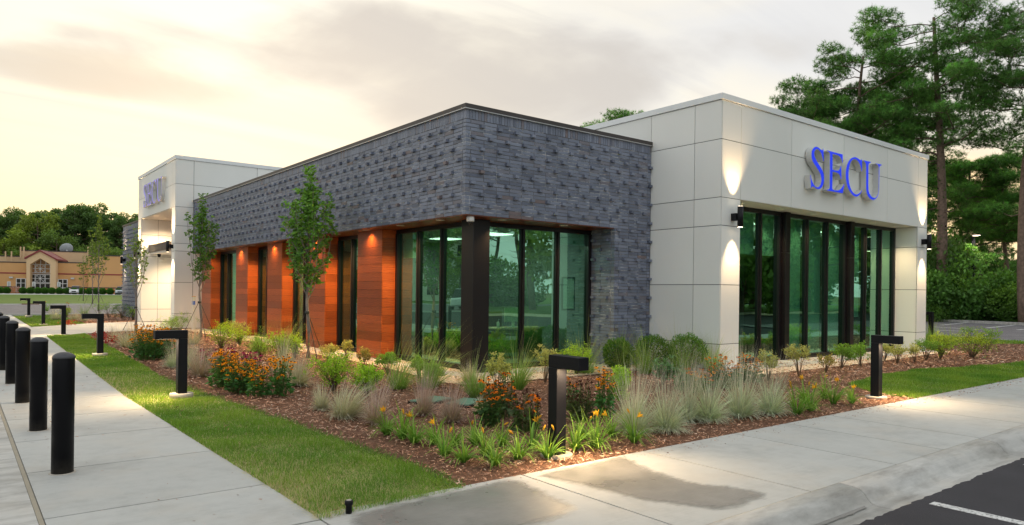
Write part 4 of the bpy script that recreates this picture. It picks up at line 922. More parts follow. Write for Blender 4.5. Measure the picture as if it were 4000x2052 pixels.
GT = [ # kind, Dx, Dy, height px, width px, label, lean
 ('blue', 1596, 1088, 150, 110, 'largest silvery grass tuft, at the left end of the front row beside the walk', (.10, .05, 0)),
 ('blue', 1676, 1083, 142, 100, 'second silvery grass tuft from the left in the front row', (.10, .05, 0)),
 ('blue', 1731, 1060, 130, 70, 'narrow silvery grass tuft squeezed behind the front row', (.12, .05, 0)),
 ('blue', 1782, 1058, 146, 88, 'silvery grass tuft with a dark base in the middle of the front row', (.10, .05, 0)),
 ('blue', 1862, 1048, 148, 105, 'full silvery grass tuft below the right orange flowers', (.10, .05, 0)),
 ('blue', 1937, 1041, 132, 92, 'silvery grass tuft at the right end of the row next to daylilies', (.12, .05, 0)),
 ('tan', 809, 1030, 58, 52, 'small tan grass tuft at the left foot of the windswept one', (0, 0, 0)),
 ('tan', 868, 1052, 86, 110, 'windswept tan grass tuft leaning right in the mulch', (.30, -.1, 0)),
 ('red', 945, 1067, 100, 70, 'thin reddish grass tuft by the first orange daylily', (.12, 0, 0)),
 ('red', 1065, 1044, 92, 56, 'thin reddish grass tuft left of the green covers', (.05, 0, 0)),
 ('red', 1136, 1061, 88, 74, 'thin reddish grass tuft right before the green covers', (.05, 0, 0)),
 ('tan', 1212, 1038, 40, 40, 'low pale tuft right of the green covers', (0, 0, 0)),
 ('tan', 751, 970, 96, 72, 'tall tan grass tuft at the foot of the bigger young tree', (.1, 0, 0)),
 ('blue', 712, 938, 86, 44, 'pale upright grass behind the middle orange flowers', (.05, 0, 0)),
 ('red', 506, 946, 78, 92, 'reddish purple grass tuft right of the lawn path light', (.05, 0, 0)),
 ('blue', 436, 924, 66, 48, 'pale grass tuft half hidden behind the lawn path light', (-.05, 0, 0)),
 ('blue', 477, 928, 84, 42, 'pale upright grass tuft just right of the lawn path light post', (0, 0, 0)),
 ('tan', 318, 873, 50, 66, 'low grey tan tuft left of the big orange flower mass', (0, 0, 0)),
 ('tan', 287, 860, 46, 42, 'grey tan tuft at the corner of the bed by the entry walk', (0, 0, 0)),
 ('red', 338, 858, 58, 50, 'brownish grass tuft beside the sparse young tree', (0, 0, 0)),
 ('tan', 487, 866, 54, 52, 'tan grass tuft at the foot of the second young tree', (.05, 0, 0)),
 ('tan', 141, 804, 34, 44, 'pale round tuft at the left end of the far bed', (0, 0, 0)),
 ('tan', 186, 806, 30, 30, 'small pale tuft in the middle of the far bed', (0, 0, 0)),
 ('tan', 210, 809, 28, 34, 'small pale tuft at the front of the far bed', (0, 0, 0)),
 ('tan', 1180, 960, 40, 60, 'dry low grass between corner shrubs and the apron', (0, 0, 0)),
 ('green', 1002, 978, 118, 120, 'arching green grass before the left panes of the corner window', (.28, -.1, 0)),
 ('green', 1082, 976, 126, 120, 'arching green grass before the middle pane left of the column', (.30, -.1, 0)),
 ('green', 1196, 1000, 104, 92, 'green grass fountain in front of the corner column', (.22, 0, 0)),
 ('green', 1304, 980, 112, 76, 'thin green grass before the right corner panes', (.2, 0, 0)),
 ('green', 1472, 930, 98, 116, 'green grass before the brick pier, behind the front path light', (.15, 0, 0)),
 ('green', 1563, 934, 104, 88, 'green grass in front of the first dark round shrub', (.15, 0, 0)),
 ('green', 1622, 940, 112, 96, 'green grass left of the panelled tower side', (-.05, 0, 0)),
 ('green', 1712, 940, 112, 90, 'green grass before the white tower panels', (.05, 0, 0)),
 ('green', 1790, 930, 84, 70, 'wispy green grass at the tower corner', (0, 0, 0)),
 ('green', 655, 884, 64, 108, 'wide feathery green grass below the mahogany piers', (0, 0, 0)),
 ('green', 722, 872, 72, 60, 'thin green stalks leaning over the second mahogany pier', (.25, 0, 0)),
 ('green', 413, 838, 46, 76, 'feathery green clump before the entrance tower', (0, 0, 0)),
 ('green', 211, 791, 38, 46, 'upright green grass in the far bed by the thin trees', (0, 0, 0)),
 ('green', 2392, 868, 66, 84, 'full green grass fountain by the right parking area', (0, 0, 0)),
 ('green', 2343, 858, 48, 34, 'small green grass tuft at the far corner of the right tower', (0, 0, 0)),
]
for kind, x, y, hp, wp, lab, lean in GT:
    x, y, hp = clear(x, y, hp); gx, gy = G(x, y); d = depth(gx, gy); f = max(.45, min(1.25, 9 / d))
    plant('ornamental_grass', lab, 'grass tuft', gx, gy, None, grass_tuft(gx, gy, hgt(hp, gx, gy) * 1.05, hgt(wp, gx, gy) * 1.15, kind, lean=lean, dens=f * 1.2 if d < 25 else .5), None)
# ---- leafy shrubs
def shrub(h, w, kind, dens=1.0):
    """stems plus leaf whorls; kind picks colour and habit"""
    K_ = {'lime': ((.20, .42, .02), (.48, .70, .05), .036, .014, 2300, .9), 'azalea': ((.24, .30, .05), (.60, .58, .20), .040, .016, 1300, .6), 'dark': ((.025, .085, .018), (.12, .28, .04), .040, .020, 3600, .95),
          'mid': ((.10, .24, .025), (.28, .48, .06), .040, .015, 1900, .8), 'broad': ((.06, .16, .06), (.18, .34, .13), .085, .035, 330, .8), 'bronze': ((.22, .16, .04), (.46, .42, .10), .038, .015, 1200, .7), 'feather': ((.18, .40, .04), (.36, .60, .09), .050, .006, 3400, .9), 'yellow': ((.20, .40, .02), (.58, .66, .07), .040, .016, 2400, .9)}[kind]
    c0, c1, L, wd, n, fill = K_; n = int(n * dens); ns = {'azalea': 13, 'bronze': 11, 'mid': 14, 'broad': 12}.get(kind, 30)
    mb = MB(); tips = []
    for i in range(ns):
        a = rng.uniform(0, 2 * PI); e = rng.uniform(.1, 1) ** .6; top = Vector((math.cos(a) * w / 2 * e * .85, math.sin(a) * w / 2 * e * .85, h * (1 - .42 * e * e) * rng.uniform(.82, 1.0)))
        mid = Vector((top.x * .35, top.y * .35, top.z * .5)); mb.tube([(top.x * .06, top.y * .06, 0), mid, top], [.006, .004, .002], 4, caps=False, col=(.16, .11, .07)); tips.append((mid, top))
    P = []; D = []; sh = []
    per = max(3, n // ns // 6)
    for mid, top in tips:
        nwh = 6 if kind not in ('azalea', 'bronze') else 5
        for j in range(nwh):
            t = (j + 1) / nwh; 
            if kind in ('azalea', 'bronze', 'mid'): t = .35 + .65 * t
            base = mid.lerp(top, t) if t > .3 else Vector((0, 0, 0)).lerp(mid, .6 + t)
            off = Vector(rng.normal(0, .10 * w, 3)) * (1 if kind not in ('azalea', 'bronze') else .45)
            off.z *= .5; q = base + off
            for _ in range(per):
                a = rng.uniform(0, 2 * PI); up = rng.uniform(.1, 1.1); P.append(tuple(q + Vector(rng.normal(0, .012 + .015 * w, 3)))); D.append((math.cos(a), math.sin(a), up)); sh.append(q.z / h)
    if kind == 'dark':
        n5 = int(n * 1.1); d5 = norm(rng.normal(0, 1, (n5, 3))); q5 = rng.uniform(.72, 1.0, (n5, 1)) * (1 + .10 * np.sin(d5[:, :1] * 6) * np.cos(d5[:, 1:2] * 5)); P = d5 * q5 * np.array([w / 2, w / 2, h * .48]) + np.array([0, 0, h * .52]); D = d5 + np.array([0, 0, .8]); sh = (P[:, 2] / h)
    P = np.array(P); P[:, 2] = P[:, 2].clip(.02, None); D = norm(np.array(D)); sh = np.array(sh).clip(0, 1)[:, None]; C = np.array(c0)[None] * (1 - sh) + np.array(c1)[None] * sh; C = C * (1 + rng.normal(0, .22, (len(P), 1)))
    sc = 1.0
    arr = leaf_arrays(P, D, L * rng.uniform(.7, 1.3, len(P)) * sc, wd * sc, C.clip(.01, 1))
    return mb, arr
SH = [
 ('lime', 838, 984, 100, 112, 'lime green shrub left of the windswept grass'), ('lime', 922, 998, 84, 66, 'lime green shrub right behind the windswept grass'),
 ('lime', 556, 878, 66, 70, 'lime green shrub right of the second young tree'), ('lime', 706, 908, 74, 74, 'lime green shrub behind the purple coneflowers'), ('lime', 603, 866, 40, 60, 'bright low shrub under the yellow-green puffs'),
 ('lime', 742, 902, 60, 46, 'lime green shrub left of the bigger young tree'), ('lime', 1562, 1026, 104, 52, 'lime shrub right of the tall orange flower stem'), ('lime', 577, 848, 40, 46, 'bright green shrub below the wide green blind window'),
 ('azalea', 826, 910, 44, 58, 'small bronze green shrub behind the bigger young tree trunk'), ('azalea', 872, 895, 42, 26, 'small twiggy shrub by the widest mahogany pier'), ('bronze', 915, 934, 62, 34, 'upright bronze shrub before the corner mahogany pier'),
 ('mid', 974, 944, 62, 54, 'green shrub at the base of the corner pier'), ('mid', 1052, 953, 58, 34, 'thin green shrub before the corner window'), ('mid', 1093, 966, 52, 52, 'small green shrub inside the arching grass'),
 ('azalea', 1250, 1000, 106, 64, 'yellow-green twiggy shrub left in front of the right corner panes'), ('azalea', 1371, 962, 96, 60, 'yellow-green twiggy shrub beside the front path light'),
 ('dark', 1553, 924, 66, 64, 'dark round shrub before the brick pier'), ('dark', 1641, 920, 70, 74, 'dark round shrub where brick meets white panels'), ('dark', 1728, 926, 78, 80, 'dark round shrub before the white tower side'),
 ('lime', 1450, 916, 50, 92, 'bright green shrub behind the front path light arm'), ('broad', 1666, 968, 64, 62, 'broad-leaved shrub between two green grasses'), ('broad', 1722, 985, 44, 42, 'low broad-leaved shrub behind the silvery row'),
 ('azalea', 1932, 958, 76, 62, 'bronze twiggy shrub at the right end of the orange flowers'), ('azalea', 2010, 948, 84, 84, 'large yellow-green shrub before the tower window'), ('bronze', 2076, 938, 50, 46, 'small shrub with reddish base before the tower window'),
 ('mid', 2115, 928, 62, 58, 'round green shrub on thin stems before the tower window'), ('mid', 2165, 922, 62, 54, 'olive green shrub left of the right path light'), ('azalea', 2225, 908, 44, 34, 'small yellow-green shrub just right of the right path light'),
 ('azalea', 2256, 914, 52, 56, 'yellow-green shrub before the right column of the tower'), ('azalea', 2300, 912, 48, 30, 'narrow yellow-green shrub at the tower corner'), ('mid', 2329, 906, 56, 54, 'green shrub just past the right tower corner'),
 ('yellow', 2364, 903, 66, 56, 'green and gold shrub right of the tower'), ('yellow', 2444, 900, 62, 98, 'wide golden green shrub at the right of the bed'), ('mid', 2484, 884, 62, 62, 'dark green shrub at the far right end of the bed'), ('mid', 2436, 862, 44, 42, 'green shrub against the parking area'),
 ('azalea', 604, 858, 58, 60, 'shrub of yellow-green puffs before the leftmost mahogany piers'), ('mid', 454, 834, 42, 56, 'green shrub against the white entrance tower side'), ('mid', 487, 826, 34, 40, 'small green shrub left of the second young tree'),
 ('feather', 656, 900, 60, 84, 'feathery green shrub behind the middle orange flowers'), ('feather', 425, 842, 44, 60, 'feathery shrub at the corner of the entrance tower'),
 ('mid', 274, 800, 42, 52, 'round green shrub in the far bed'), ('mid', 248, 796, 34, 46, 'lower green shrub in the far bed by the thin tree'), ('dark', 306, 801, 34, 42, 'dark shrub before the far brick wing'), ('lime', 334, 806, 34, 28, 'light shrub at the foot of the entrance tower'), ('yellow', 167, 799, 26, 26, 'yellow-green shrub among the pale tufts of the far bed'),
]
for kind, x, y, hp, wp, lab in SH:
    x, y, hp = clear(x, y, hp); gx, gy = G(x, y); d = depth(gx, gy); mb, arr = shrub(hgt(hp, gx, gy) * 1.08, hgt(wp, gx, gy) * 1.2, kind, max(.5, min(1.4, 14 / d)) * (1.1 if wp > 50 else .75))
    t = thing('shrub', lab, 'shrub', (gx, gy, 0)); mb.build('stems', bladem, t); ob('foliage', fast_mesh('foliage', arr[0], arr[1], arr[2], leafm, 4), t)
# ---- flowers
def flower_mesh(name, petal, center, r, n=11, droop=.0, cone=.6):
    mb = MB(); 
    for i in range(n):
        a = 2 * PI * i / n + rng.normal(0, .06); w = 2 * PI * r / n * .42; ca, sa = math.cos(a), math.sin(a); r0, r1 = r * .22, r * rng.uniform(.9, 1.05)
        mb.add([(ca * r0, sa * r0, 0), (ca * r * .65 - sa * w, sa * r * .65 + ca * w, -droop * r * .4 + .002), (ca * r1, sa * r1, -droop * r), (ca * r * .65 + sa * w, sa * r * .65 - ca * w, -droop * r * .4)], [(0, 1, 2, 3)], 0, tuple(np.array(petal) * rng.uniform(.85, 1.15)))
    mb.lathe([(r * .26, -.002), (r * .28, r * .12), (r * .2, r * cone * .5), (r * .05, r * cone * .62)], n=8, col=center); return mb.mesh(name, petalm)
FM = {'gold': [flower_mesh('flower', (.93, .36, .010), (.020, .008, .006), .034, droop=d_) for d_ in (.0, .25, .55)], 'rust': [flower_mesh('flower', (.80, .22, .008), (.03, .008, .006), .028, droop=.5)],
      'purple': [flower_mesh('flower', (.42, .045, .13), (.14, .02, .012), .034, 12, .7, 1.1)], 'cream': [flower_mesh('flower', (.62, .60, .36), (.10, .08, .02), .028, 12, .5, 1.0)], 'dry': [flower_mesh('seed_head', (.075, .018, .012), (.035, .010, .008), .014, 6, .5, 1.6)]}
def flower_plant(lab, cat, x, y, h, w, nf, kinds, leafc=((.045, .14, .03), (.13, .30, .06)), big=.095, leafn=1.0, zmin=.55, fs=1.0, name='flower_clump'):
    t = thing(name, lab, cat, (x, y, 0)); mb = MB(); P = []; D = []; heads = []
    for i in range(nf):
        a = rng.uniform(0, 2 * PI); e = math.sqrt(rng.uniform(0, 1)); bx, by = math.cos(a) * e * w / 2, math.sin(a) * e * w / 2
        z = h * (rng.uniform(zmin, 1) if rng.uniform() < .75 else rng.uniform(zmin * .7, 1)) * (1 - .15 * e)
        tx, ty = bx * 1.05 + rng.normal(0, .02), by * 1.05 + rng.normal(0, .02); mb.tube([(bx * .55, by * .55, 0), (bx * .85, by * .85, z * .6), (tx, ty, z)], [.004, .003, .0022], 3, caps=False, col=(.09, .16, .04)); heads.append((tx, ty, z))
        for j in range(5):
            q = rng.uniform(.25, .85); aa = rng.uniform(0, 2 * PI); P.append((bx * (.6 + .4 * q), by * (.6 + .4 * q), z * q)); D.append((math.cos(aa), math.sin(aa), rng.uniform(-.2, .7)))
    mb.build('stems', bladem, t)
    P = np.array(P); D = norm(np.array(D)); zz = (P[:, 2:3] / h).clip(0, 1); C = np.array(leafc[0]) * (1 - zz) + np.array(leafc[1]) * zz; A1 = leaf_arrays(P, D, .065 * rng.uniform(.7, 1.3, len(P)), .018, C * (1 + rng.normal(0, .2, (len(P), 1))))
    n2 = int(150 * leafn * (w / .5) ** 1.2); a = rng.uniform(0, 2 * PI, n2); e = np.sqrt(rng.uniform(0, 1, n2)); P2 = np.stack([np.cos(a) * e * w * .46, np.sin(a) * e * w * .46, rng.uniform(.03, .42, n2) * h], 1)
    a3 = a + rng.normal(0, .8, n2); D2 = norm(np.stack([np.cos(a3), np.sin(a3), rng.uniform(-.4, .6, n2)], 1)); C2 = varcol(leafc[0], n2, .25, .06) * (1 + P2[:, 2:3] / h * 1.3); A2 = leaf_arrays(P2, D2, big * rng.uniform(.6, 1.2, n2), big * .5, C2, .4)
    arr = merge(A1, A2); ob('foliage', fast_mesh('foliage', arr[0], arr[1], arr[2], leafm, 4), t)
    for i, (hx, hy, hz) in enumerate(heads):
        k = kinds[int(rng.integers(len(kinds)))]; ms = FM[k]; o = ob('flower', ms[int(rng.integers(len(ms)))], t, (hx, hy, hz), (rng.normal(.25, .35), rng.normal(0, .35), rng.uniform(0, 6.28)), None); s = fs * rng.uniform(.8, 1.15); o.scale = (s, s, s)
    return t
BES = 'black-eyed susan'
for lab, cx, cy, hp, wp, nf, kinds, kw in (
    ('big mass of orange dark-eyed daisies behind the lawn path light, left part', 368, 905, 96, 78, 120, ['gold'], {}),
    ('right part of the big orange daisy mass behind the lawn path light', 412, 902, 82, 66, 70, ['gold'], {}),
    ('back part of the orange daisy mass nearest the entrance', 398, 888, 70, 70, 60, ['gold'], {}),
    ('orange daisies at the left of the middle flower group', 566, 974, 104, 76, 95, ['gold'], {}),
    ('orange daisies in the centre of the middle flower group', 605, 988, 96, 72, 85, ['gold'], {}),
    ('orange daisies right of the centre of the middle flower group', 648, 998, 88, 50, 40, ['gold'], {}),
    ('separate orange daisy clump at the right end of the middle group', 703, 996, 112, 62, 46, ['gold'], {'zmin': .7}),
    ('rust orange daisy clump with fading heads right of the green covers', 1232, 1070, 128, 70, 62, ['rust', 'rust', 'dry'], {'leafc': ((.045, .11, .03), (.12, .19, .05))}),
    ('fading orange daisy clump behind the rust one, near the apron', 1268, 1050, 130, 56, 44, ['rust', 'dry'], {'leafc': ((.05, .10, .03), (.14, .16, .05))}),
    ('dried dark red plant left of the front path light', 1322, 1086, 118, 74, 60, ['dry', 'dry', 'dry', 'rust'], {'leafc': ((.05, .085, .03), (.12, .07, .04)), 'fs': 1.3}),
    ('dried dark red plant right of the front path light', 1458, 1058, 112, 72, 62, ['dry'], {'leafc': ((.06, .085, .03), (.13, .07, .04)), 'fs': 1.3}),
    ('tall orange daisy stem with broad leaves left of the silvery row', 1520, 1048, 132, 46, 34, ['gold'], {'zmin': .62, 'leafn': 1.5}),
    ('orange daisies behind the middle of the silvery row', 1742, 985, 68, 90, 44, ['gold', 'rust'], {'zmin': .45}),
    ('orange daisies in front of the tower corner', 1818, 975, 88, 84, 62, ['gold', 'rust'], {'zmin': .45, 'leafc': ((.05, .11, .03), (.16, .22, .08))}),
    ('tallest orange daisies before the first tower pane', 1880, 962, 78, 68, 50, ['gold', 'rust'], {'zmin': .5, 'leafc': ((.05, .11, .03), (.16, .22, .08))}),
    ('purple coneflowers behind the middle orange flowers', 632, 948, 74, 52, 20, ['purple'], {'zmin': .6, 'leafn': .5}),
    ('cream and purple coneflowers behind the reddish grass', 540, 928, 58, 66, 22, ['cream', 'purple'], {'zmin': .6, 'leafn': .4}),
    ('dark spent coneflowers behind the big orange mass', 352, 866, 56, 60, 22, ['dry'], {'zmin': .6, 'leafn': .4, 'fs': 1.9}),
    ('purple coneflowers among the lime shrubs', 586, 925, 60, 34, 8, ['purple'], {'zmin': .7, 'leafn': .4}),
    ('orange and brown flowers at the back of the far bed', 164, 789, 34, 22, 16, ['rust', 'dry'], {'zmin': .4, 'fs': 1.4}),
    ('few orange daisies under the front path light arm', 1432, 1015, 74, 30, 9, ['rust'], {'zmin': .6, 'leafn': .8})):
    gx, gy = G(cx, cy); flower_plant(lab, 'flowers', gx, gy, hgt(hp, gx, gy), hgt(wp, gx, gy), nf, kinds, **kw)
# ---- daylilies
def daylily_flower():
    mb = MB()
    for i in range(6):
        a = PI / 3 * i; w = .012; ca, sa = math.cos(a), math.sin(a); c = (.95, .50, .03)
        mb.add([(ca * .004, sa * .004, 0), (ca * .022 - sa * w, sa * .022 + ca * w, .045), (ca * .050, sa * .050, .072), (ca * .022 + sa * w, sa * .022 - ca * w, .045)], [(0, 1, 2, 3)], 0, c)
    mb.tube([(0, 0, -.02), (0, 0, .03)], [.004, .007], 6, col=(.55, .40, .05)); return mb.mesh('flower', petalm)
DF = daylily_flower(); DBm = MB(); DBm.lathe([(.003, 0), (.010, .02), (.011, .04), (.004, .06)], n=6, col=(.62, .34, .03)); DB = DBm.mesh('bud', petalm)
DLs = [(972, 1094, 50, 50, 1, 0, 'daylily at the left end of the front group, one open bloom'), (1012, 1104, 54, 58, 1, 1, 'daylily beside the leftmost one with a bloom above'), (1042, 1114, 56, 66, 0, 1, 'large daylily tuft left of the thin blue-green blade'),
 (1117, 1148, 54, 72, 0, 1, 'daylily with a yellow bud left of the front middle'), (1092, 1118, 44, 54, 1, 0, 'daylily with one bright bloom behind the front left tufts'), (1165, 1163, 52, 56, 0, 0, 'daylily nearest the lawn edge'), (1146, 1122, 44, 56, 0, 0, 'daylily in the back row beside the dark soil'),
 (1196, 1120, 46, 58, 0, 1, 'daylily in the back row, middle'), (1220, 1147, 52, 62, 0, 1, 'daylily with yellow-green buds in the middle'), (1244, 1173, 54, 50, 0, 0, 'daylily closest to the front walk'), (1302, 1156, 54, 72, 0, 1, 'spreading daylily left of the front path light'), (1262, 1124, 44, 54, 0, 1, 'daylily behind the spreading one'),
 (1338, 1126, 58, 60, 1, 2, 'daylily with a big golden bloom beside the front path light'), (1378, 1152, 56, 66, 0, 2, 'daylily right at the foot of the front path light'), (1447, 1132, 62, 60, 0, 0, 'daylily just right of the front path light footing'), (1498, 1128, 66, 78, 1, 2, 'big daylily between the front path light and the silvery row'), (1468, 1104, 54, 56, 0, 0, 'daylily behind the two right of the front path light'),
 (1594, 1113, 60, 52, 1, 1, 'daylily with a golden bloom before the largest silvery tuft'), (1537, 1098, 46, 50, 1, 0, 'daylily tucked left of the largest silvery tuft'), (2003, 1043, 60, 60, 0, 3, 'daylily at the left of the right group'), (2038, 1034, 50, 54, 1, 3, 'daylily with buds in the right group'), (2022, 1016, 54, 50, 1, 1, 'daylily at the back of the right group'), (2096, 1017, 50, 48, 1, 0, 'daylily with a bloom near the right path light'), (2074, 1004, 46, 46, 0, 1, 'daylily behind that one near the right path light'), (2142, 1016, 32, 26, 1, 0, 'small daylily left of the right path light footing'), (118 * 1.0, 783, 20, 16, 1, 0, 'tiny daylily at the left tip of the far bed')]
for x, y, hp, wp, nb, nbud, lab in DLs:
    gx, gy = G(x, y); h, w = hgt(hp, gx, gy), hgt(wp, gx, gy); arr = blades(64, w * .12, h * 1.35, .62, 2.0, .014, (.11, .27, .035), 6, .25, None, (.30, .47, .08))
    t = plant('daylily', lab, 'daylily', gx, gy, None, [('leaves', arr, bladem)], None)
    for i in range(nb + nbud):
        a = rng.uniform(0, 6.28); zt = h * rng.uniform(1.05, 1.3); e = Vector((math.cos(a) * w * .22, math.sin(a) * w * .22, zt)); mb = MB(); mb.tube([(0, 0, .02), (e.x * .5, e.y * .5, zt * .6), e], [.004, .003, .003], 4, caps=False, col=(.16, .26, .05)); mb.build('stalk', bladem, t)
        o = ob('flower' if i < nb else 'bud', DF if i < nb else DB, t, e, (rng.uniform(.3, 1.0), rng.uniform(-.5, .5), rng.uniform(0, 6)))
        if i < nb: o.scale = (.85, .85, .85)
# small red annuals by the entry walk
for x, y, lab in ((256, 852, 'small red annuals at the bed corner by the entry walk'), (278, 864, 'small red annuals right of the second lawn path light'), (172, 818, 'small red annuals at the front of the far bed')):
    gx, gy = G(x, y); n = 160; P = np.stack([rng.normal(0, .16, n), rng.normal(0, .16, n), rng.uniform(.02, .2, n)], 1); arr = leaf_arrays(P, norm(rng.normal(0, 1, (n, 3)) + np.array([0, 0, .6])), .06, .03, varcol((.40, .03, .03), n)); plant('annual_flowers', lab, 'flowers', gx, gy, None, [('foliage', arr, leafm)], None)
# sprouts creeping over the lawn edge
n = 2600; seg = np.array([p for p in edge if p[1] < 6]); k = rng.integers(0, len(seg) - 1, n); tt = rng.uniform(0, 1, n)[:, None]; E_ = seg[k] * (1 - tt) + seg[k + 1] * tt + rng.normal(0, .055, (n, 2))
P = np.column_stack([E_, np.full(n, -.01)]); a = rng.uniform(0, 6.28, n); D = norm(np.stack([np.cos(a), np.sin(a), rng.uniform(.4, 1.4, n)], 1)); arr = leaf_arrays(P, D, rng.uniform(.03, .08, n), .007, varcol((.13, .22, .05), n)); o = ob('edge_grass', fast_mesh('edge_grass', *arr, bladem, 4)); tag(o, 'loose grass creeping along the edge between lawn and mulch', 'grass', kind='stuff')

# ================================================================== YOUNG TREES
def young_tree(lab, dx, dy, top_px, h0f, wpx, nbr, nleaf, lc, leaf=.075, sparse=False, bend=0.0):
    gx, gy = G(dx, dy); H = hgt(dy - top_px, gx, gy); w = hgt(wpx, gx, gy); t = thing('young_tree', lab, 'tree', (gx, gy, 0), 'staked young street trees'); mb = MB(); h0 = H * h0f
    pts = [(0, 0, 0), (.02 + bend * .3, 0, h0 * .5), (bend, .01, h0), (bend * .8, .03, H * .55), (bend * .4, 0, H * .8), (0, 0, H)]
    mb.tube(pts, [.050, .040, .034, .022, .012, .003], 9); P = []; D = []
    for i in range(nbr):
        f = (i + .5) / nbr; z0 = h0 + (H - h0) * f * .62; a = 2.4 * i + rng.normal(0, .3); r = w / 2 * (math.sin(PI * min(1, .22 + f * .85)) ** .7) * rng.uniform(.75, 1.05); L = (H - z0) * rng.uniform(.42, .68) * (1 - .25 * f) + .25
        e = Vector((math.cos(a) * r, math.sin(a) * r, z0 + L)); m1 = Vector((math.cos(a) * r * .75, math.sin(a) * r * .75, z0 + L * .38)); s = Vector((bend * .8, 0, z0)); mb.tube([s, s.lerp(m1, .5) + Vector((0, 0, -.03)), m1, e], [.016 * (1 - .5 * f), .012, .008, .003], 5, caps=False)
        nn = max(5, int(nleaf / nbr / 9))
        for j in range(nn):
            q = rng.uniform(.10 if not sparse else .3, 1.02); c = s.lerp(m1, q * 2) if q < .5 else m1.lerp(e, q * 2 - 1); dv = Vector(rng.normal(0, 1, 3)); dv.z = abs(dv.z) * .7; dv.normalize(); tl_ = rng.uniform(.05, .17) * (1.25 - .6 * q); tw = c + dv * tl_; mb.tube([c, tw], [.004, .002], 3, caps=False)
            for _ in range(9):
                P.append(tuple(c.lerp(tw, rng.uniform(.3, 1.15)) + Vector(rng.normal(0, .022, 3)))); aa = rng.uniform(0, 6.28); D.append((math.cos(aa) + dv.x, math.sin(aa) + dv.y, rng.uniform(-.7, .4)))
    for j in range(int(nleaf * .10)):
        q = rng.uniform(.5, 1.0); P.append((rng.normal(0, .06), rng.normal(0, .06), H * (.45 + q * .55))); aa = rng.uniform(0, 6.28); D.append((math.cos(aa), math.sin(aa), rng.uniform(-.2, .8)))
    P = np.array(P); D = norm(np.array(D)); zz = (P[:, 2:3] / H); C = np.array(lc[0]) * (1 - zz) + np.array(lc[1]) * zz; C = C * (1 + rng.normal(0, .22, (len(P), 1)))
    mb.build('trunk', trunk_grey, t); arr = leaf_arrays(P, D, leaf * rng.uniform(.7, 1.2, len(P)), leaf * .55, C.clip(.01, 1)); ob('crown', fast_mesh('crown', *arr, leafm, 4), t)
    for i in range(3):
        a = 2 * PI * i / 3 + .5; mb = MB(); mb.tube([(math.cos(a) * .03 + bend, math.sin(a) * .03, h0 * .82), (math.cos(a) * h0 * .42, math.sin(a) * h0 * .42, .02)], .009, 5); mb.build('guy_strap', stake_black, t)
    mb = MB(); mb.lathe([(.05, h0 * .80), (.055, h0 * .82), (.05, h0 * .85)], bend, 0, 10); mb.build('tree_tie', stake_black, t)
young_tree('bigger leafy young tree before the mahogany piers', 775, 902, 418, .29, 128, 22, 3700, ((.055, .17, .035), (.18, .36, .055)), .10, bend=-.04)
young_tree('second young tree in front of the junction of brick and entrance tower', 505, 850, 488, .30, 84, 18, 2000, ((.06, .17, .04), (.18, .36, .055)), .10, bend=-.05)
young_tree('sparse young tree before the far tower column', 341, 832, 568, .27, 62, 16, 800, ((.10, .20, .03), (.22, .33, .05)), .09, True)
young_tree('slender young tree in the far bed', 247, 783, 540, .24, 48, 16, 1500, ((.11, .21, .03), (.24, .34, .05)), .12, True)
young_tree('thin nearly bare young tree behind the slender one', 232, 765, 590, .26, 34, 12, 700, ((.12, .20, .03), (.22, .30, .05)), .15, True)
young_tree('sparse young tree seen only as a thin shape left of the church corner', 209, 757, 640, .24, 30, 10, 300, ((.12, .20, .03), (.22, .30, .05)), .16, True)

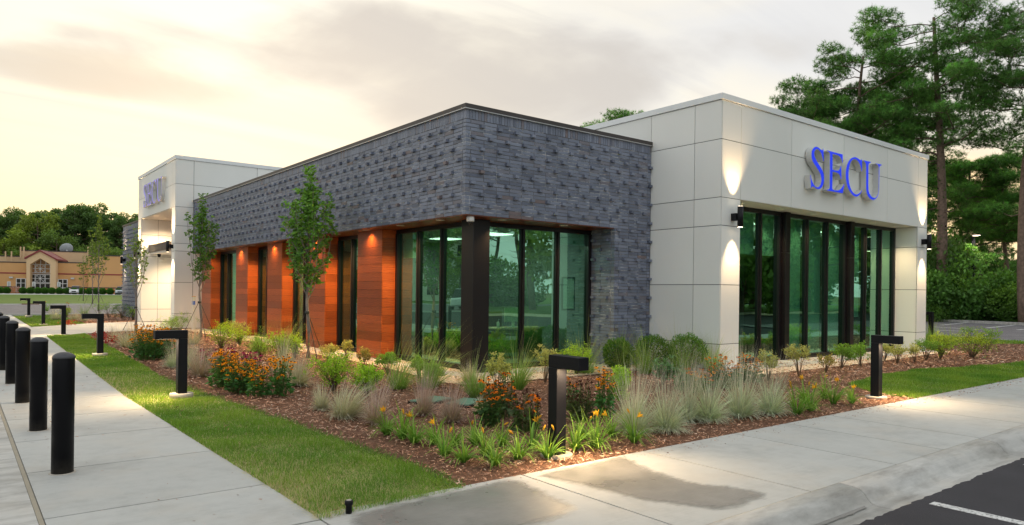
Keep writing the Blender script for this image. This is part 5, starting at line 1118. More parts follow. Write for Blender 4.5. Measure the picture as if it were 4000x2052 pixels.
# ================================================================== PINES AND WOODS
def needle_tufts(C0, L, per, col, droop=.15):
    n = len(C0); P = np.repeat(C0, per, 0); D = norm(rng.normal(0, 1, (n * per, 3)) + np.array([0, 0, .35])); Ls = L * rng.uniform(.7, 1.15, n * per); s = norm(np.cross(D, rng.normal(0, 1, (n * per, 3)))) * (Ls * .045)[:, None]
    base = np.repeat(varcol(col, n, .28, .08), per, 0) * (1 + rng.normal(0, .12, (n * per, 1)))
    V = np.stack([P - s, P + s, P + D * Ls[:, None]], 1).reshape(-1, 3); return V, np.arange(n * per * 3).reshape(-1, 3), np.repeat(base.clip(.005, 1), 3, 0)
def pine(H, h0, R, nl, prof, seed, tuft=.27, npad=3, col=(.115, .265, .055), trunk_r=.27, per=16, padr=.85, dead=6):
    global rng
    keep = rng; rng = np.random.default_rng(seed); mb = MB(); TP = []; CC = []
    def tr(z): f = z / H; return Vector((.45 * math.sin(f * 4.2 + seed), .35 * math.sin(f * 3.3 + 1 + seed), z))
    zs = np.linspace(0, H * .95, 12); mb.tube([tr(z) for z in zs], [trunk_r * (1 - .80 * (z / H) ** 1.2) for z in zs], 9)
    for i in range(dead):
        z = h0 * rng.uniform(.45, 1.1); a = rng.uniform(0, 6.28); s = tr(z); L = rng.uniform(.5, 2.0); mb.tube([s, s + Vector((math.cos(a) * L * .6, math.sin(a) * L * .6, -.1)), s + Vector((math.cos(a) * L, math.sin(a) * L, .15))], [.05, .03, .01], 4, caps=False)
    for i in range(nl):
        f = (i + .5) / nl; z = h0 + (H * .95 - h0) * f ** .85; a = 2.399 * i + rng.normal(0, .45); r = R * prof(f) * rng.uniform(.6, 1.12); s = tr(z); rise = r * rng.uniform(.05, .42)
        m = s + Vector((math.cos(a) * r * .5, math.sin(a) * r * .5, rise * .15 + rng.normal(0, .15))); e = s + Vector((math.cos(a + rng.normal(0, .2)) * r, math.sin(a + rng.normal(0, .2)) * r, rise)); lr = .085 * (1 - .55 * f)
        mb.tube([s, s.lerp(m, .5) + Vector((0, 0, .12)), m, e], [lr, lr * .8, lr * .6, lr * .3], 5, caps=False)
        for j in range(npad + (1 if r > R * .7 else 0)):
            q = (1.0, .72, .50, .85, .6)[j % 5] * rng.uniform(.93, 1.05); c = s.lerp(m, q * 2) if q < .5 else m.lerp(e, q * 2 - 1); pr = padr * rng.uniform(.75, 1.3); off = Vector((rng.normal(0, .45), rng.normal(0, .45), rng.uniform(.15, .5))) if j else Vector((0, 0, .15)); pc = c + off * pr * 1.2
            mb.tube([c, c.lerp(pc, .6), pc], [.035, .025, .012], 4, caps=False)
            for _ in range(4):
                d_ = Vector(rng.normal(0, 1, 3)); d_.z = abs(d_.z) * .4; d_.normalize(); mb.tube([pc, pc + d_ * pr * .8], [.014, .006], 3, caps=False)
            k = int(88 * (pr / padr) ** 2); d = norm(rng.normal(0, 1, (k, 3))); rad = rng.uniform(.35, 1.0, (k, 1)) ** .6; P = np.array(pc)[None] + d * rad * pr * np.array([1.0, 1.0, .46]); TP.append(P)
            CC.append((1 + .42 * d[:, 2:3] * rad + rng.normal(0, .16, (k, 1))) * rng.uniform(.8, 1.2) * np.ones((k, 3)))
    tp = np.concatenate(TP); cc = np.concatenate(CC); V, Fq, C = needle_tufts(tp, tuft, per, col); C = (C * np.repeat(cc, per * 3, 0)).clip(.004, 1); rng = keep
    return mb.mesh('trunk', pine_bark), fast_mesh('crown', V, Fq, C, leafm, 3)
def flat_(f): return .30 + .75 * math.sin(PI * min(.93, .12 + .68 * f))
def round_(f): return .30 + .80 * math.sin(PI * (.10 + .84 * f))
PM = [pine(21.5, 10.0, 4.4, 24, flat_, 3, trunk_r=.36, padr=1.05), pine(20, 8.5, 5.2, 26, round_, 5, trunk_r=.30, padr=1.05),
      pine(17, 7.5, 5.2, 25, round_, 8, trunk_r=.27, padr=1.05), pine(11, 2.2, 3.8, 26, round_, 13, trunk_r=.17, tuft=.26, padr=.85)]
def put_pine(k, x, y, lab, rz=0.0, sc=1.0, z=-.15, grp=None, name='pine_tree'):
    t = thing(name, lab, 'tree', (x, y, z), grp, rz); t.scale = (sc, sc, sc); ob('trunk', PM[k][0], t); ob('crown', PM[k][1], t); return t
def pd(x, dep): return at_depth(x, dep)
put_pine(0, *pd(2352, 47), 'tallest pine behind the right end of the tower, trunk fully visible', .4, 1.0)
put_pine(1, *pd(2172, 50), 'broad pine rising behind the raised letters of the right tower', 1.3, .985)
put_pine(2, *pd(2030, 54), 'lower spreading pine at the left of the pine group', 2.4, .98)
put_pine(1, *pd(2058, 52), 'dense pine at the far left of the pine group, just above the tower roof', .5, .86)
put_pine(0, *pd(2590, 42), 'tall pine cut by the right edge of the photo', 3.6, .93)
put_pine(1, *pd(2270, 58), 'pine filling the gap behind the two tallest ones', 4.4, .93)
put_pine(3, *pd(2415, 53), 'smaller pine just right of the tower behind the lamp post', .8, 1.08)
put_pine(2, *pd(2530, 54), 'middle-height pine behind the lamp at the right', 5.0, .74)
put_pine(3, *pd(2470, 62), 'small pine in the gap beyond the lamp post', 2.8, 1.0)
put_pine(2, *pd(1588, 78), 'pine whose top alone shows above the roofs', 1.1, 1.24)
def bush_mesh(seed, n=5200, col=((.045, .12, .025), (.17, .36, .06)), leaf=.13, squash=.85, lobes=9, name='foliage'):
    r = np.random.default_rng(seed); P = []
    for i in range(lobes):
        c = np.array([r.uniform(-.7, .7), r.uniform(-.7, .7), r.uniform(.15, .8)]); rad = r.uniform(.28, .5); k = n // lobes; d = norm(r.normal(0, 1, (k, 3))); P.append(c + d * rad * r.uniform(.72, 1.05, (k, 1)))
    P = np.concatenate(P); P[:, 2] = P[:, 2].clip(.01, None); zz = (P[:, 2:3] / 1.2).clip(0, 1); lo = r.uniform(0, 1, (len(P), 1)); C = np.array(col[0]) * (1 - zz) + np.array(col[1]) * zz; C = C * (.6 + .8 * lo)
    arr = leaf_arrays(P, norm(r.normal(0, 1, (len(P), 3)) + np.array([0, 0, .3])), leaf * r.uniform(.6, 1.2, len(P)), leaf * .6, C); return fast_mesh(name, *arr, leafm, 4)
BM = [bush_mesh(21, 6000, leaf=.085), bush_mesh(22, 6000, ((.06, .15, .03), (.24, .44, .06)), .08), bush_mesh(23, 5000, ((.035, .085, .02), (.10, .20, .035)), .09)]
def put_bush(k, x, y, sx, sz, lab, grp=None, z=-.12, rz=0.0):
    t = thing('bush', lab, 'bush', (x, y, z), grp, rz); t.scale = (sx, sx, sz); ob('foliage', BM[k], t); mb = MB()
    if 'bush_stem' not in MATS: MATS['bush_stem'] = pine_bark
    mb.tube([(0, 0, 0), (.05, 0, .5)], [.03, .012], 5); mb.build('stem', pine_bark, t); return t
BL = [(0, 2345, 46.5, 3.0, 3.6, 'tall dark vine-covered bush against the trunk of the tallest pine'), (1, 2385, 47.5, 2.6, 2.8, 'bright vine-covered bush right of the tower corner'), (2, 2420, 49.5, 2.2, 2.2, 'low dark bush left of the lamp post'), (0, 2462, 51.5, 2.2, 1.8, 'low dark bush right behind the lamp post'), (2, 2492, 50, 1.6, 1.0, 'lowest bush in the gap where the field shows'),
      (0, 2540, 46.0, 2.8, 3.5, 'tall dark bush at the right edge of the parking area'), (1, 2580, 44.5, 2.6, 2.4, 'bright leafy bush cut by the right edge'), (1, 2520, 47.0, 1.5, 1.3, 'small light bush in front of the tall dark one'), (2, 2330, 49, 3.2, 4.8, 'dark bush half hidden behind the right tower'), (0, 2300, 52, 4.0, 5.4, 'dark thicket hidden behind the right tower'),
      (1, 2372, 46.0, 1.6, 1.6, 'small light bush at the kerb behind the tower')]
for k, x, dep, sx, sz, lab in BL: put_bush(k, *pd(x, dep), sx, sz, lab, rz=rng.uniform(0, 6))
# ivy on the tallest pine trunk
n = 1500; bx_, by_ = pd(2352, 47); zz = rng.uniform(.5, 15.5, n); a = rng.uniform(0, 6.28, n); f = zz / 21.5; cx_ = .25 * np.sin(f * 5 + 3); cy_ = .2 * np.sin(f * 4 + 1); rr = .40 - .2 * f + rng.exponential(.14, n) * (.5 + np.abs(np.sin(zz * 1.3)))
co, si = math.cos(.4), math.sin(.4); P = np.stack([cx_ * co - cy_ * si + rr * np.cos(a), cx_ * si + cy_ * co + rr * np.sin(a), zz], 1); arr = leaf_arrays(P, norm(rng.normal(0, 1, (n, 3))), .16, .11, varcol((.055, .14, .022), n, .35)); plant('ivy', 'ivy climbing the trunk of the tallest pine', 'ivy', bx_, by_, None, [('leaves', arr, leafm)], None, (bx_, by_, -.15))
# far tree line seen through the gap on the right
n = 16000; t_ = rng.uniform(0, 1, n); A = np.array([380., -120.]); B_ = np.array([420., 520.]); XY = A + (B_ - A) * t_[:, None] + rng.normal(0, 9, (n, 2)); Hh = 15 + 5 * np.sin(t_ * 60) + 3 * np.sin(t_ * 173); Z = rng.uniform(0, 1, n) ** .7 * Hh
arr = leaf_arrays(np.column_stack([XY, Z]), norm(rng.normal(0, 1, (n, 3))), 4.5, 3.0, varcol((.065, .105, .060), n, .25)); o = ob('distant_woods', fast_mesh('distant_woods', *arr, leafm, 4)); tag(o, 'hazy line of woods beyond the field on the right', 'woods', kind='stuff')

# left tree row behind the long tan building
def far_tree_mesh(seed, H, R, h0, n, col, pine_like):
    r = np.random.default_rng(seed); P = []; C = []; lob = 40 if pine_like else 22; mb = MB(); mb.tube([(0, 0, 0), (.2, 0, H * .5), (0, .2, H * .93)], [.38, .26, .06], 7)
    for i in range(lob):
        f = (i + .5) / lob; z = h0 + (H - h0) * f; a = 2.4 * i + r.normal(0, .4); q = R * (.35 + .75 * math.sin(PI * (.1 + .8 * f))) * r.uniform(.5, .95); c = np.array([math.cos(a) * q, math.sin(a) * q, z * .97]); rad = r.uniform(1.2, 2.1) if pine_like else r.uniform(1.8, 2.8); k = n // lob
        mb.tube([(0, 0, z * .9), tuple(c)], [.10, .04], 4, caps=False); d = norm(r.normal(0, 1, (k, 3))); d[:, 2] *= .62 if pine_like else .8; P.append(c + d * rad * r.uniform(.45, 1.05, (k, 1))); C.append(np.array(col) * (1 + .30 * d[:, 2:3] + .12 * r.normal(0, 1, (k, 1))) * r.uniform(.75, 1.2))
    P = np.concatenate(P); C = np.concatenate(C).clip(.005, 1); arr = leaf_arrays(P, norm(r.normal(0, 1, (len(P), 3))), .62, .38, C); return mb.mesh('trunk', pine_bark), fast_mesh('crown', *arr, leafm, 4)
FT = [far_tree_mesh(31, 24, 7.2, 7, 7500, (.105, .19, .045), True), far_tree_mesh(32, 20, 6.5, 2.5, 7500, (.22, .30, .04), False), far_tree_mesh(33, 23, 7, 6, 7500, (.095, .18, .045), True), far_tree_mesh(34, 17, 6, 1.5, 7000, (.14, .23, .045), False)]
FL = [(0, -20, 205, .93, 'far left pine cut by the edge of the photo'), (2, 22, 210, .98, 'pine above the left end of the tan building'), (0, 52, 208, 1.0, 'dark pine left of the olive broadleaf tree'), (1, 92, 200, 1.08, 'olive broadleaf tree rising above the gable'), (2, 122, 212, 1.02, 'pine right of the olive tree'), (3, 60, 196, .75, 'low broadleaf tree behind the left parapet'), (0, 158, 214, 1.05, 'tall pine left of the highest crown'), (2, 188, 208, 1.13, 'highest pine crown over the satellite dish'), (0, 212, 212, 1.10, 'highest pine crown behind the slender young tree'), (3, 140, 198, .95, 'dark broadleaf tree behind the parapet centre'), (2, 244, 210, 1.0, 'pine with a visible trunk right of the highest crown'), (0, 280, 214, .93, 'pine above the right end of the tan building'), (2, 312, 212, .98, 'pine just left of the far brick wing'), (3, 230, 198, .8, 'low dark tree over the right part of the parapet'), (0, 345, 214, .92, 'pine partly hidden by the far tower'), (3, 300, 200, .7, 'low tree above the dark roof edge near the brick wing'), (1, 8, 196, .72, 'low olive tree at the left edge')]
FL2 = [(2, 2, 214, 1.02, 'pine in the back row at the left edge'), (0, 75, 222, 1.06, 'pine in the back row behind the dark one'), (2, 108, 224, 1.06, 'pine in the back row behind the olive tree'), (0, 172, 224, 1.10, 'pine in the back row behind the highest crowns'), (2, 262, 222, 1.08, 'pine in the back row right of the highest crown'), (0, 330, 224, 1.04, 'pine in the back row by the brick wing'), (0, -60, 214, 1.0, 'pine outside the left edge')]
for k, x, dep, sc, lab in FL + FL2:
    gx, gy = at_depth(x, dep); t = thing('far_tree', lab, 'tree', (gx, gy, 0), None, rng.uniform(0, 6)); t.scale = (sc, sc, sc); ob('trunk', FT[k][0], t); ob('crown', FT[k][1], t)
n = 9000; X_ = rng.uniform(-60, 420, n); XY = np.array([at_depth(x, 215 + rng.uniform(0, 14)) for x in X_]); arr = leaf_arrays(np.column_stack([XY, rng.uniform(0, 1, n) ** .8 * (5.5 + 1.5 * np.sin(X_ * .07))]), norm(rng.normal(0, 1, (n, 3))), 1.0, .7, varcol((.06, .11, .03), n, .35)); o = ob('undergrowth', fast_mesh('undergrowth', *arr, leafm, 4)); tag(o, 'dark undergrowth between the trees behind the tan building', 'undergrowth', kind='stuff')

# ================================================================== TAN BUILDING ACROSS THE ROAD
def zn(x, y): return (x / 5.152 / K, (960 + y / 5.152) / K)           # measured spots on the photograph
P0 = Vector((*at_depth(0, 156), 0)); P1 = Vector((*at_depth(310, 165), 0)); UU = (P1 - P0).normalized(); VV = Vector((-UU.y, UU.x, 0)); VV = VV if VV.dot(FW) > 0 else -VV
def uz(x, y, v=0.0):
    """facade coordinates (along, height) of a spot on the plane set v metres behind the front"""
    X, Y = zn(x, y); d = ray(X * K, Y * K); o = P0 + VV * v; t = (o - CAM).dot(VV) / d.dot(VV); p = CAM + d * t; return ((p - P0).dot(UU), p.z)
tan_w = simple('stucco_tan', (.62, .34, .14), .85, 0, .05, .4); tan_l = simple('stucco_cream', (.68, .47, .27), .85, 0, .05, .4); tan_d = simple('stucco_orange', (.60, .22, .06), .85, 0, .06, .4); maroon = simple('maroon_trim', (.25, .02, .03), .5); roof_m = simple('maroon_roof', (.22, .025, .03), .45); wframe = simple('white_frame', (.72, .72, .74), .5)
ang = math.atan2(UU.y, UU.x)
ch = thing('church_hall', 'tan stucco hall with maroon gable and glazed entrance beyond the far lawn', 'building', P0, None, ang)
fl = 1 if Vector((-math.sin(ang), math.cos(ang), 0)).dot(VV) > 0 else -1
def cbox(name, u0, u1, v0, v1, z0, z1, mat, par=None):
    a, b = sorted((v0 * fl, v1 * fl)); mb = MB(); mb.box(u0, u1, a, b, z0, z1); return mb.build(name, mat, par or ch)
def wall_px(name, x0, x1, ytop, v, dep, mat, trim=True, z0=0):
    u0, _ = uz(x0, ytop, v); u1, z = uz(x1, ytop, v); z = uz((x0 + x1) / 2, ytop, v)[1]; w = cbox(name, u0, u1, v, v + dep, z0, z, mat)
    if trim: cbox('parapet_cap', u0 - .05, u1 + .05, v - .08, v + dep, z, z + .22, canopy_brown if False else coping_dark, w)
    return w, u0, u1, z
wall_px('wall', -700, 525, 335, 0, 20, tan_w); wall_px('wall', 1125, 1778, 352, 0, 20, tan_w); wall_px('wall', 1782, 3300, 222, -1.2, 22, tan_w)
wall_px('upper_wall', 402, 1760, 122, 9, 20, tan_l); wall_px('upper_wall', -600, 398, 212, 9, 20, tan_l)
bz = uz(800, 562, 0)[1]; dz = uz(800, 836, 0)[1]
for x0, x1, v in ((-700, 525, 0), (1125, 1778, 0), (1782, 3300, -1.2)):
    u0, u1 = uz(x0, 500, v)[0], uz(x1, 500, v)[0]; cbox('band', u0, u1, v - .06, v, bz - .13, bz + .13, maroon); cbox('band', u0, u1, v - .06, v, dz - .12, dz + .12, coping_dark); cbox('wall_base', u0, u1, v - .05, v, 0, dz - .12, tan_d)
# gabled porch
gv = -2.5; pts = [uz(528, 990, gv), uz(528, 262, gv), uz(805, 115, gv), uz(1120, 285, gv), uz(1120, 990, gv)]
ap = uz(805, 255, gv); sl = uz(606, 372, gv); sr = uz(1012, 378, gv)
mb = MB(); zz0 = 0
outer = [(pts[0][0], 0), (pts[1][0], pts[1][1]), (pts[2][0], pts[2][1]), (pts[3][0], pts[3][1]), (pts[4][0], 0)]; inner = [(sl[0], 0), (sl[0], sl[1]), (ap[0], ap[1]), (sr[0], sr[1]), (sr[0], 0)]
vs = [(u, gv * fl, z) for u, z in outer] + [(u, gv * fl, z) for u, z in inner] + [(u, (gv + 2.4) * fl, z) for u, z in outer] + [(u, (gv + 2.4) * fl, z) for u, z in inner]
fs = []
for i in range(4): fs += [(i, i + 1, 6 + i, 5 + i), (10 + i, 15 + i, 16 + i, 11 + i), (5 + i, 6 + i, 16 + i, 15 + i), (i, 10 + i, 11 + i, i + 1)]
mb.add(vs, fs); mb.build('porch_wall', tan_l, ch)
def slab(name, a, b, v0, v1, th, mat, par=None):
    mb = MB(); vs = []
    for u, z in (a, b):
        for v in (v0, v1): vs += [(u, v * fl, z), (u, v * fl, z + th)]
    mb.add(vs, [(0, 1, 3, 2), (4, 6, 7, 5), (0, 4, 5, 1), (2, 3, 7, 6), (1, 5, 7, 3), (0, 2, 6, 4)]); return mb.build(name, mat, par or ch)
slab('roof', (pts[1][0] - .3, pts[1][1] - .1), pts[2], gv - .3, 9, .35, roof_m); slab('roof', pts[2], (pts[3][0] + .3, pts[3][1] - .15), gv - .3, 9, .35, roof_m)
def cwin(x0, x1, y0, y1, nx, ny, v, gl=glass_dark, name='window'):
    u0, u1 = uz(x0, y0, v)[0], uz(x1, y0, v)[0]; zt, zb_ = uz((x0 + x1) / 2, y0, v)[1], max(.05, uz((x0 + x1) / 2, y1, v)[1]); t = .07; mb = MB(); a, b = sorted(((v - .10) * fl, (v + .04) * fl))
    for i in range(nx + 1): u = u0 + (u1 - u0) * i / nx; mb.box(u - t, u + t, a, b, zb_, zt)
    for i in range(ny + 1): z = zb_ + (zt - zb_) * i / ny; mb.box(u0 - t, u1 + t, a + .005, b - .005, z - t * .8, z + t * .8)
    w = mb.build(name, wframe, ch); c_ = (v - .03) * fl
    for i in range(nx):
        for j in range(ny): mb = MB(); mb.box(u0 + (u1 - u0) * i / nx + t, u0 + (u1 - u0) * (i + 1) / nx - t, c_ - .02, c_ + .02, zb_ + (zt - zb_) * j / ny + t, zb_ + (zt - zb_) * (j + 1) / ny - t); mb.build('pane', dark_glass, w)
    return w, u0, u1, zb_, zt
warm_glass = new_mat('reflecting_warm_glass'); _m, _q = warm_glass; out(_m, _q, pbr(_q, (.30, .14, .05), .08, 0, None, .9))
w, u0, u1, zb_, zt = cwin(608, 1012, 380, 550, 4, 2, -.35); 
for ch_ in w.children: ch_.data.materials[0] = _m
for (cxn, y0, y1) in ((815, 380, 550), (815, 582, 745)):
    um = uz(cxn, 400, -.35)[0]; zt2, zb2 = uz(cxn, y0, -.35)[1], uz(cxn, y1, -.35)[1]; r = (zt2 - zb2) / 2; mb = MB(); mb.tube([(um + math.cos(a) * r, -.47 * fl, (zt2 + zb2) / 2 + math.sin(a) * r) for a in np.linspace(0, 2 * PI, 25)], .05, 5)
    for s1 in (-1, 1): mb.tube([(um - r, -.47 * fl, (zt2 + zb2) / 2 - s1 * r), (um + r, -.47 * fl, (zt2 + zb2) / 2 + s1 * r)], .045, 5)
    mb.build('round_tracery', wframe, w)
cwin(608, 1012, 582, 745, 4, 2, -.35); cwin(608, 1012, 762, 985, 4, 1, -.35, name='entrance_door'); cwin(330, 515, 665, 930, 2, 3, -.1); cwin(1175, 1355, 680, 935, 2, 3, -.1)
# glazed peak
mb = MB(); mb.add([(sl[0], -.3 * fl, uz(608, 380, -.35)[1]), (sr[0], -.3 * fl, uz(1012, 380, -.35)[1]), (ap[0], -.3 * fl, ap[1]), (sl[0], -.26 * fl, uz(608, 380, -.35)[1]), (sr[0], -.26 * fl, uz(1012, 380, -.35)[1]), (ap[0], -.26 * fl, ap[1])], [(0, 1, 2), (3, 5, 4), (0, 3, 4, 1), (1, 4, 5, 2), (2, 5, 3, 0)]); pk_ = mb.build('window', _m, ch)
mb = MB(); zb3 = uz(815, 380, -.35)[1]
for xx in (718, 820, 925): u = uz(xx, 400, -.35)[0]; mb.box(u - .06, u + .06, min(-.45 * fl, -.36 * fl), max(-.45 * fl, -.36 * fl), zb3, zb3 + (ap[1] - zb3) * (1 - abs(u - ap[0]) / (sr[0] - ap[0])))
mb.build('glazing_bar', wframe, pk_)
cbox('back_wall', sl[0] - .3, sr[0] + .3, .0, 1, 0, 8, tan_w)
for x_, y_ in ((225, 640), (1462, 660)): u, z = uz(x_, y_, -.1); cbox('wall_lamp', u - .35, u + .35, -.35, -.08, z - .18, z + .18, steel)
for x_ in (412, 478, 108, 228, 1770): u, z = uz(x_, 40 if x_ > 380 else 130, 8); cbox('roof_pipe', u - .12, u + .12, 8, 8.3, z - 2.4, z + .2, tan_l)
du, dz2 = uz(1345, 95, 14); t = thing('satellite_dish', 'grey satellite dish on the roof of the tan hall', 'satellite dish', tuple(P0 + UU * du + VV * 14 + Vector((0, 0, dz2 - 1.0)))); mb = MB(); rr = 1.45
prof_ = [(rr * q, .5 * q * q) for q in np.linspace(.02, 1, 8)]; mb.lathe(prof_ + [(rr * q, .5 * q * q - .05) for q in np.linspace(1, .02, 8)], n=24); d_ = mb.build('dish', simple('dish_grey', (.42, .44, .46), .6), t); d_.rotation_euler = (math.radians(-62), 0, ang + math.radians(25)); d_.location = (0, 0, 1.2); mb = MB(); mb.tube([(0, 0, -3), (0, 0, 1.1)], .12, 6); mb.build('mast', steel, t)
# clipped hedge balls
def hedge_ball(seed):
    r = np.random.default_rng(seed); n = 2600; d = norm(r.normal(0, 1, (n, 3))); d[:, 2] = d[:, 2]; P = d * np.array([.95, .95, .78]) * (1 + .05 * np.sin(d[:, :1] * 7 + seed) + r.normal(0, .03, (n, 1))) + np.array([0, 0, .80]); P[:, 2] = P[:, 2].clip(.03, None)
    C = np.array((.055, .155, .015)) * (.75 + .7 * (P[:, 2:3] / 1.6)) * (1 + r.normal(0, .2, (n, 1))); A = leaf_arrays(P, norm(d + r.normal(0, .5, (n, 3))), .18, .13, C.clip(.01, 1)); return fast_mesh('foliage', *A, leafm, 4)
HB = [hedge_ball(1), hedge_ball(2), hedge_ball(3)]
core = MB(); core.lathe([(.3, .05), (.8, .35), (.88, .8), (.7, 1.3), (.2, 1.52)], n=12, col=(.02, .05, .01)); CORE = core.mesh('branches', leafm)
hx = [-120, 3, 137, 460, 612, 760, 903, 1047, 1195, 1347, 1495, 1650, 1800, 1938, 2070, 2217, 2385]
hl = ['leftmost clipped ball shrub, mostly outside the photo', 'clipped ball shrub cut by the left edge', 'clipped ball shrub left of the pinkish bare shrub', 'clipped ball shrub right of the pinkish shrub, left of the glazed entrance', 'clipped ball shrub at the left side of the glazed doors', 'clipped ball shrub before the left leaf of the glazed doors', 'clipped ball shrub before the middle of the glazed doors', 'clipped ball shrub at the right side of the glazed doors', 'clipped ball shrub under the right white window', 'clipped ball shrub between the right white window and the white car', 'clipped ball shrub before the left of the white car', 'clipped ball shrub before the right of the white car', 'clipped ball shrub right of the white car', 'clipped ball shrub behind the thin bare tree', 'clipped ball shrub right of the slender young tree', 'second clipped ball shrub right of the slender young tree', 'clipped ball shrub beside the dark brick wing']
for i, (x_, lab) in enumerate(zip(hx, hl)):
    X, Y = zn(x_, 970 + x_ * .011); gx, gy = at_depth(X, 147 + x_ * .001); t = thing('ball_shrub', lab, 'shrub', (gx, gy, 0), 'clipped ball shrubs in a row before the tan hall', rng.uniform(0, 6)); t.scale = (.68 * rng.uniform(.95, 1.06),) * 2 + (.78,); ob('foliage', HB[i % 3], t); ob('branches', CORE, t)
gx, gy = at_depth(zn(300, 0)[0], 148); n = 700; d = norm(rng.normal(0, 1, (n, 3))); A = leaf_arrays(d * np.array([1.1, .9, .7]) * rng.uniform(.3, 1, (n, 1)) + np.array([0, 0, .8]), d, .3, .05, varcol((.42, .24, .20), n)); plant('bare_shrub', 'pinkish nearly bare shrub in the row of clipped ball shrubs', 'shrub', gx, gy, None, [('twigs', A, leafm)], None, (gx, gy, 0))
# parked cars
def car(lab, loc, rz, paintm, suv=True):
    t = thing('parked_car', lab, 'car', loc, None, rz); L, Wd, H = 4.7, 1.9, 1.75
    def loft(secs, name, mat, par=None):
        mb = MB(); n = len(secs[0]); vs = [p for s_ in secs for p in s_]; fs = [(i * n + k, i * n + (k + 1) % n, (i + 1) * n + (k + 1) % n, (i + 1) * n + k) for i in range(len(secs) - 1) for k in range(n)] + [tuple(range(n - 1, -1, -1)), tuple(range((len(secs) - 1) * n, len(secs) * n))]; mb.add(vs, fs, 0, None, False); return mb.build(name, mat, par or t, bevel=.03)
    def sec(x, w, z0, z1, top): return [(x, -w, z0), (x, w, z0), (x, w * 1.0, (z0 + z1) / 2), (x, w * top, z1), (x, -w * top, z1), (x, -w * 1.0, (z0 + z1) / 2)]
    loft([sec(-2.3, .82, .45, .95, .9), sec(-2.1, .92, .32, 1.05, .94), sec(-.9, .95, .28, 1.12, .95), sec(1.0, .95, .28, 1.08, .95), sec(2.0, .93, .3, .98, .93), sec(2.35, .82, .42, .80, .9)], 'body', paintm)
    loft([sec(-2.05, .80, 1.04, 1.10, .95), sec(-1.75, .80, 1.06, 1.66, .86), sec(-.3, .80, 1.1, 1.74, .84), sec(.5, .80, 1.08, 1.68, .84), sec(1.25, .80, 1.02, 1.10, .95)], 'cabin', dark_glass)
    mb = MB(); mb.box(-1.7, .5, -.66, .66, 1.70, 1.76); mb.build('roof_panel', paintm, t, bevel=.03)
    for sx in (-1, 1):
        for xx in (-1.45, 1.45):
            mb = MB(); mb.tube([(xx, sx * .74, .34), (xx, sx * .96, .34)], .34, 18); wv = mb.build('wheel', black_metal, t); mb = MB(); mb.tube([(xx, sx * .955, .34), (xx, sx * .97, .34)], .2, 12); mb.build('rim', steel, wv)
        mb = MB(); mb.box(2.22, 2.36, sx * .62 - .17, sx * .62 + .17, .66, .80); mb.build('headlight', white_plastic, t); mb = MB(); mb.box(.85, .98, sx * 1.02 - .1, sx * 1.02 + .1, 1.1, 1.25); mb.build('side_mirror', paintm, t)
    mb = MB(); mb.box(2.3, 2.38, -.4, .4, .48, .7); mb.build('grille', black_metal, t); return t
white_car = simple('car_white', (.70, .71, .72), .3, 0, .03, 2, .01, 40, .6, .6); silver_car = simple('car_silver', (.42, .46, .50), .3, .3, .03, 2, .01, 40, .6, .6); blue_car = simple('car_dark', (.03, .035, .045), .3, .2, .03, 2)
gx, gy = at_depth(zn(1530, 0)[0], 149.6); car('white car facing the lawn behind the clipped ball shrubs', (gx, gy, -.03), ang + (-PI / 2 if fl > 0 else PI / 2), white_car)
gx, gy = at_depth(zn(2440, 0)[0], 150.5); car('silver car partly hidden by the far brick wing', (gx, gy, -.03), ang + (-PI / 2 if fl > 0 else PI / 2), silver_car)
for x_, lab in ((178, 'small parking sign on a post left of the left white window'), (680, 'small parking sign on a post before the glazed doors'), (1183, 'small parking sign on a post at the right white window')):
    gx, gy = at_depth(zn(x_, 0)[0], 149); t = thing('parking_sign', lab, 'sign', (gx, gy, 0), None, ang); mb = MB(); mb.tube([(0, 0, 0), (0, 0, 2.3)], .05, 6); mb.build('post', black_metal, t); mb = MB(); mb.box(-.32, .32, -.03, .03, 1.5, 2.5); mb.build('plate', steel, t)

# ================================================================== WHAT THE GLASS REFLECTS (beside and behind the camera)
sheet('lawn', [(-14, -26), (75, -26), (120, 10), (160, -30), (120, -160), (-60, -160), (-60, -26)], -.03, lawn_far)
mb = MB(); mb.box(-14, 60, -26.2, -25.9, -.1, .08); o = mb.build('kerb', conc_curb); o['kind'] = 'structure'
sheet('road', [(-60, -62), (160, -62), (160, -54), (-60, -54)], -.022, asph2)
sheet('lawn', [(-24, -26), (-24, 36), (-60, 36), (-60, -26)], -.03, lawn_far)
for i, (k, x, y, sc, lab) in enumerate(((0, 34, -38, 1.0, 'tall pine reflected in the corner window, trunk dividing two panes'), (2, 27, -46, 1.0, 'spreading pine reflected in the corner window'), (1, 46, -40, 1.0, 'tall pine reflected in the second corner pane'), (2, 40, -52, .95, 'pine behind the two reflected trunks'), (0, 60, -36, .95, 'pine reflected in the first tower panes'), (1, 72, -30, .95, 'pine reflected in the middle tower panes'), (2, 84, -22, 1.0, 'pine reflected in the right tower panes'), (0, 56, -50, 1.0, 'pine behind the lawn across the front parking'), (2, 68, -46, 1.0, 'second pine behind the lawn across the front parking'), (1, 20, -56, .95, 'pine far across the road to the south'), (0, 12, -60, .9, 'last pine across the road to the south'), (2, 96, -12, 1.0, 'pine at the far end of the southern lawn'), (1, 50, -60, 1.1, 'pine in the back row to the south'), (0, 80, -44, 1.1, 'pine in the back row to the south-east'))):
    put_pine(k, x, y, lab, i * 1.3, sc, 0)
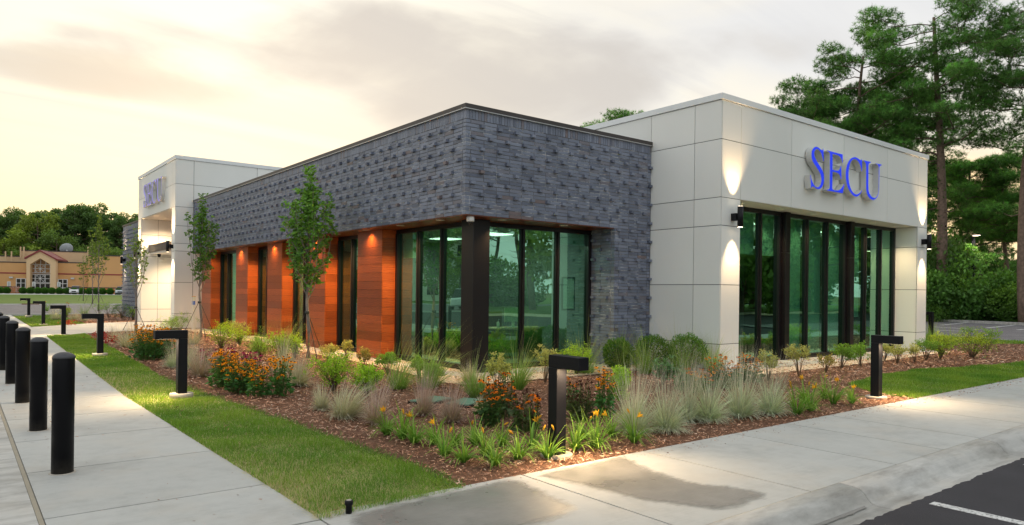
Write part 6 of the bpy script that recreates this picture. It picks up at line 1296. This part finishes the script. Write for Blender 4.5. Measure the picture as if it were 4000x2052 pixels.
for i, (x, y, sx, sz, lab) in enumerate(((30, -48, 5, 5, 'dark thicket under the reflected pines, left'), (42, -52, 6, 5, 'dark thicket under the reflected pines, middle'), (56, -46, 6, 6, 'dark thicket under the reflected pines, right'), (70, -38, 6, 6, 'thicket facing the tower windows'), (84, -30, 6, 6, 'thicket at the right of the southern lawn'), (98, -20, 7, 6, 'thicket at the far right of the southern lawn'))): put_bush(i % 3, x, y, sx, sz, lab, z=0)
ht = thing('hotel', 'long pale hotel with green roof and dormers reflected in the left corner window', 'building', (-46, 96, 0), None, math.radians(32)); hw = simple('hotel_wall', (.66, .64, .54), .8); hr = simple('hotel_roof', (.07, .11, .09), .7)
mb = MB(); mb.box(-34, 34, -8, 8, 0, 9.6); mb.build('wall', hw, ht); mb = MB(); mb.add([(-35, -9, 9.6), (35, -9, 9.6), (35, 9, 9.6), (-35, 9, 9.6), (-30, 0, 14.6), (30, 0, 14.6)], [(0, 1, 5, 4), (1, 2, 5), (2, 3, 4, 5), (3, 0, 4), (3, 2, 1, 0)]); mb.build('roof', hr, ht)
WM = MB(); WM.box(-.65, .65, -.06, .06, 0, 1.7); WM = WM.mesh('window', dark_glass)
for i in range(16):
    for j in range(3): ob('window', WM, ht, (-31.5 + 4.2 * i, -8.02, 1.0 + 3.1 * j))
for i in range(5):
    mb = MB(); x = -26 + 13 * i; mb.add([(x - 2.2, -8.8, 9.9), (x + 2.2, -8.8, 9.9), (x, -8.8, 12.0), (x - 2.2, -4.5, 9.9), (x + 2.2, -4.5, 9.9), (x, -4.5, 12.0)], [(0, 1, 2), (3, 5, 4), (0, 3, 4, 1), (1, 4, 5, 2), (2, 5, 3, 0)]); mb.build('dormer', wframe, ht)
for i, (x, y, sc, lab) in enumerate(((-44, 66, .55, 'tree before the hotel, left'), (-33, 72, .5, 'tree before the hotel, middle'), (-24, 82, .55, 'tree before the hotel, right'), (-60, 58, .6, 'tree at the far left of the hotel'), (-20, 110, .9, 'tall tree behind the right end of the hotel'), (-50, 118, .95, 'tall tree behind the hotel'))):
    t = thing('far_tree', lab, 'tree', (x, y, 0), None, i * 1.1); t.scale = (sc, sc, sc); ob('trunk', FT[(1, 3, 3, 1, 0, 2)[i]][0], t); ob('crown', FT[(1, 3, 3, 1, 0, 2)[i]][1], t)
for i, (x, y, sc, k, lab) in enumerate(((33, -31, .95, 1, 'leafy tree across the front parking, reflected low in the corner glass'), (44, -27, 1.0, 3, 'leafy tree across the front parking facing the tower, left'), (53, -25, 1.05, 1, 'leafy tree across the front parking facing the tower, middle'), (63, -20, 1.05, 3, 'leafy tree across the front parking facing the tower, right'), (72, -17, 1.1, 1, 'leafy tree at the end of the front parking'), (50, -34, 1.2, 3, 'taller leafy tree in the second row'), (60, -30, 1.2, 1, 'taller olive tree in the second row'))):
    t = thing('leafy_tree', lab, 'tree', (x, y, 0), None, i * 1.7); t.scale = (sc, sc, sc); ob('trunk', FT[k][0], t); ob('crown', FT[k][1], t)
t = thing('stop_sign', 'red octagonal stop sign across the left parking lot, seen only in the glass', 'sign', (-25.5, 36.5, 0), None, -.55); mb = MB(); mb.tube([(0, 0, 0), (0, 0, 2.9)], .035, 6); mb.build('post', steel, t); mb = MB(); mb.tube([(0, -.04, 2.55), (0, -.06, 2.55)], .42, 8); mb.build('plate', simple('stop_red', (.50, .02, .02), .5), t)
car('dark car on the southern road, reflected in the corner window', (30, -57, -.02), .1, blue_car); car('white car parked across the left lot, seen in the glass', (-27, 40, -.03), 2.4, white_car)
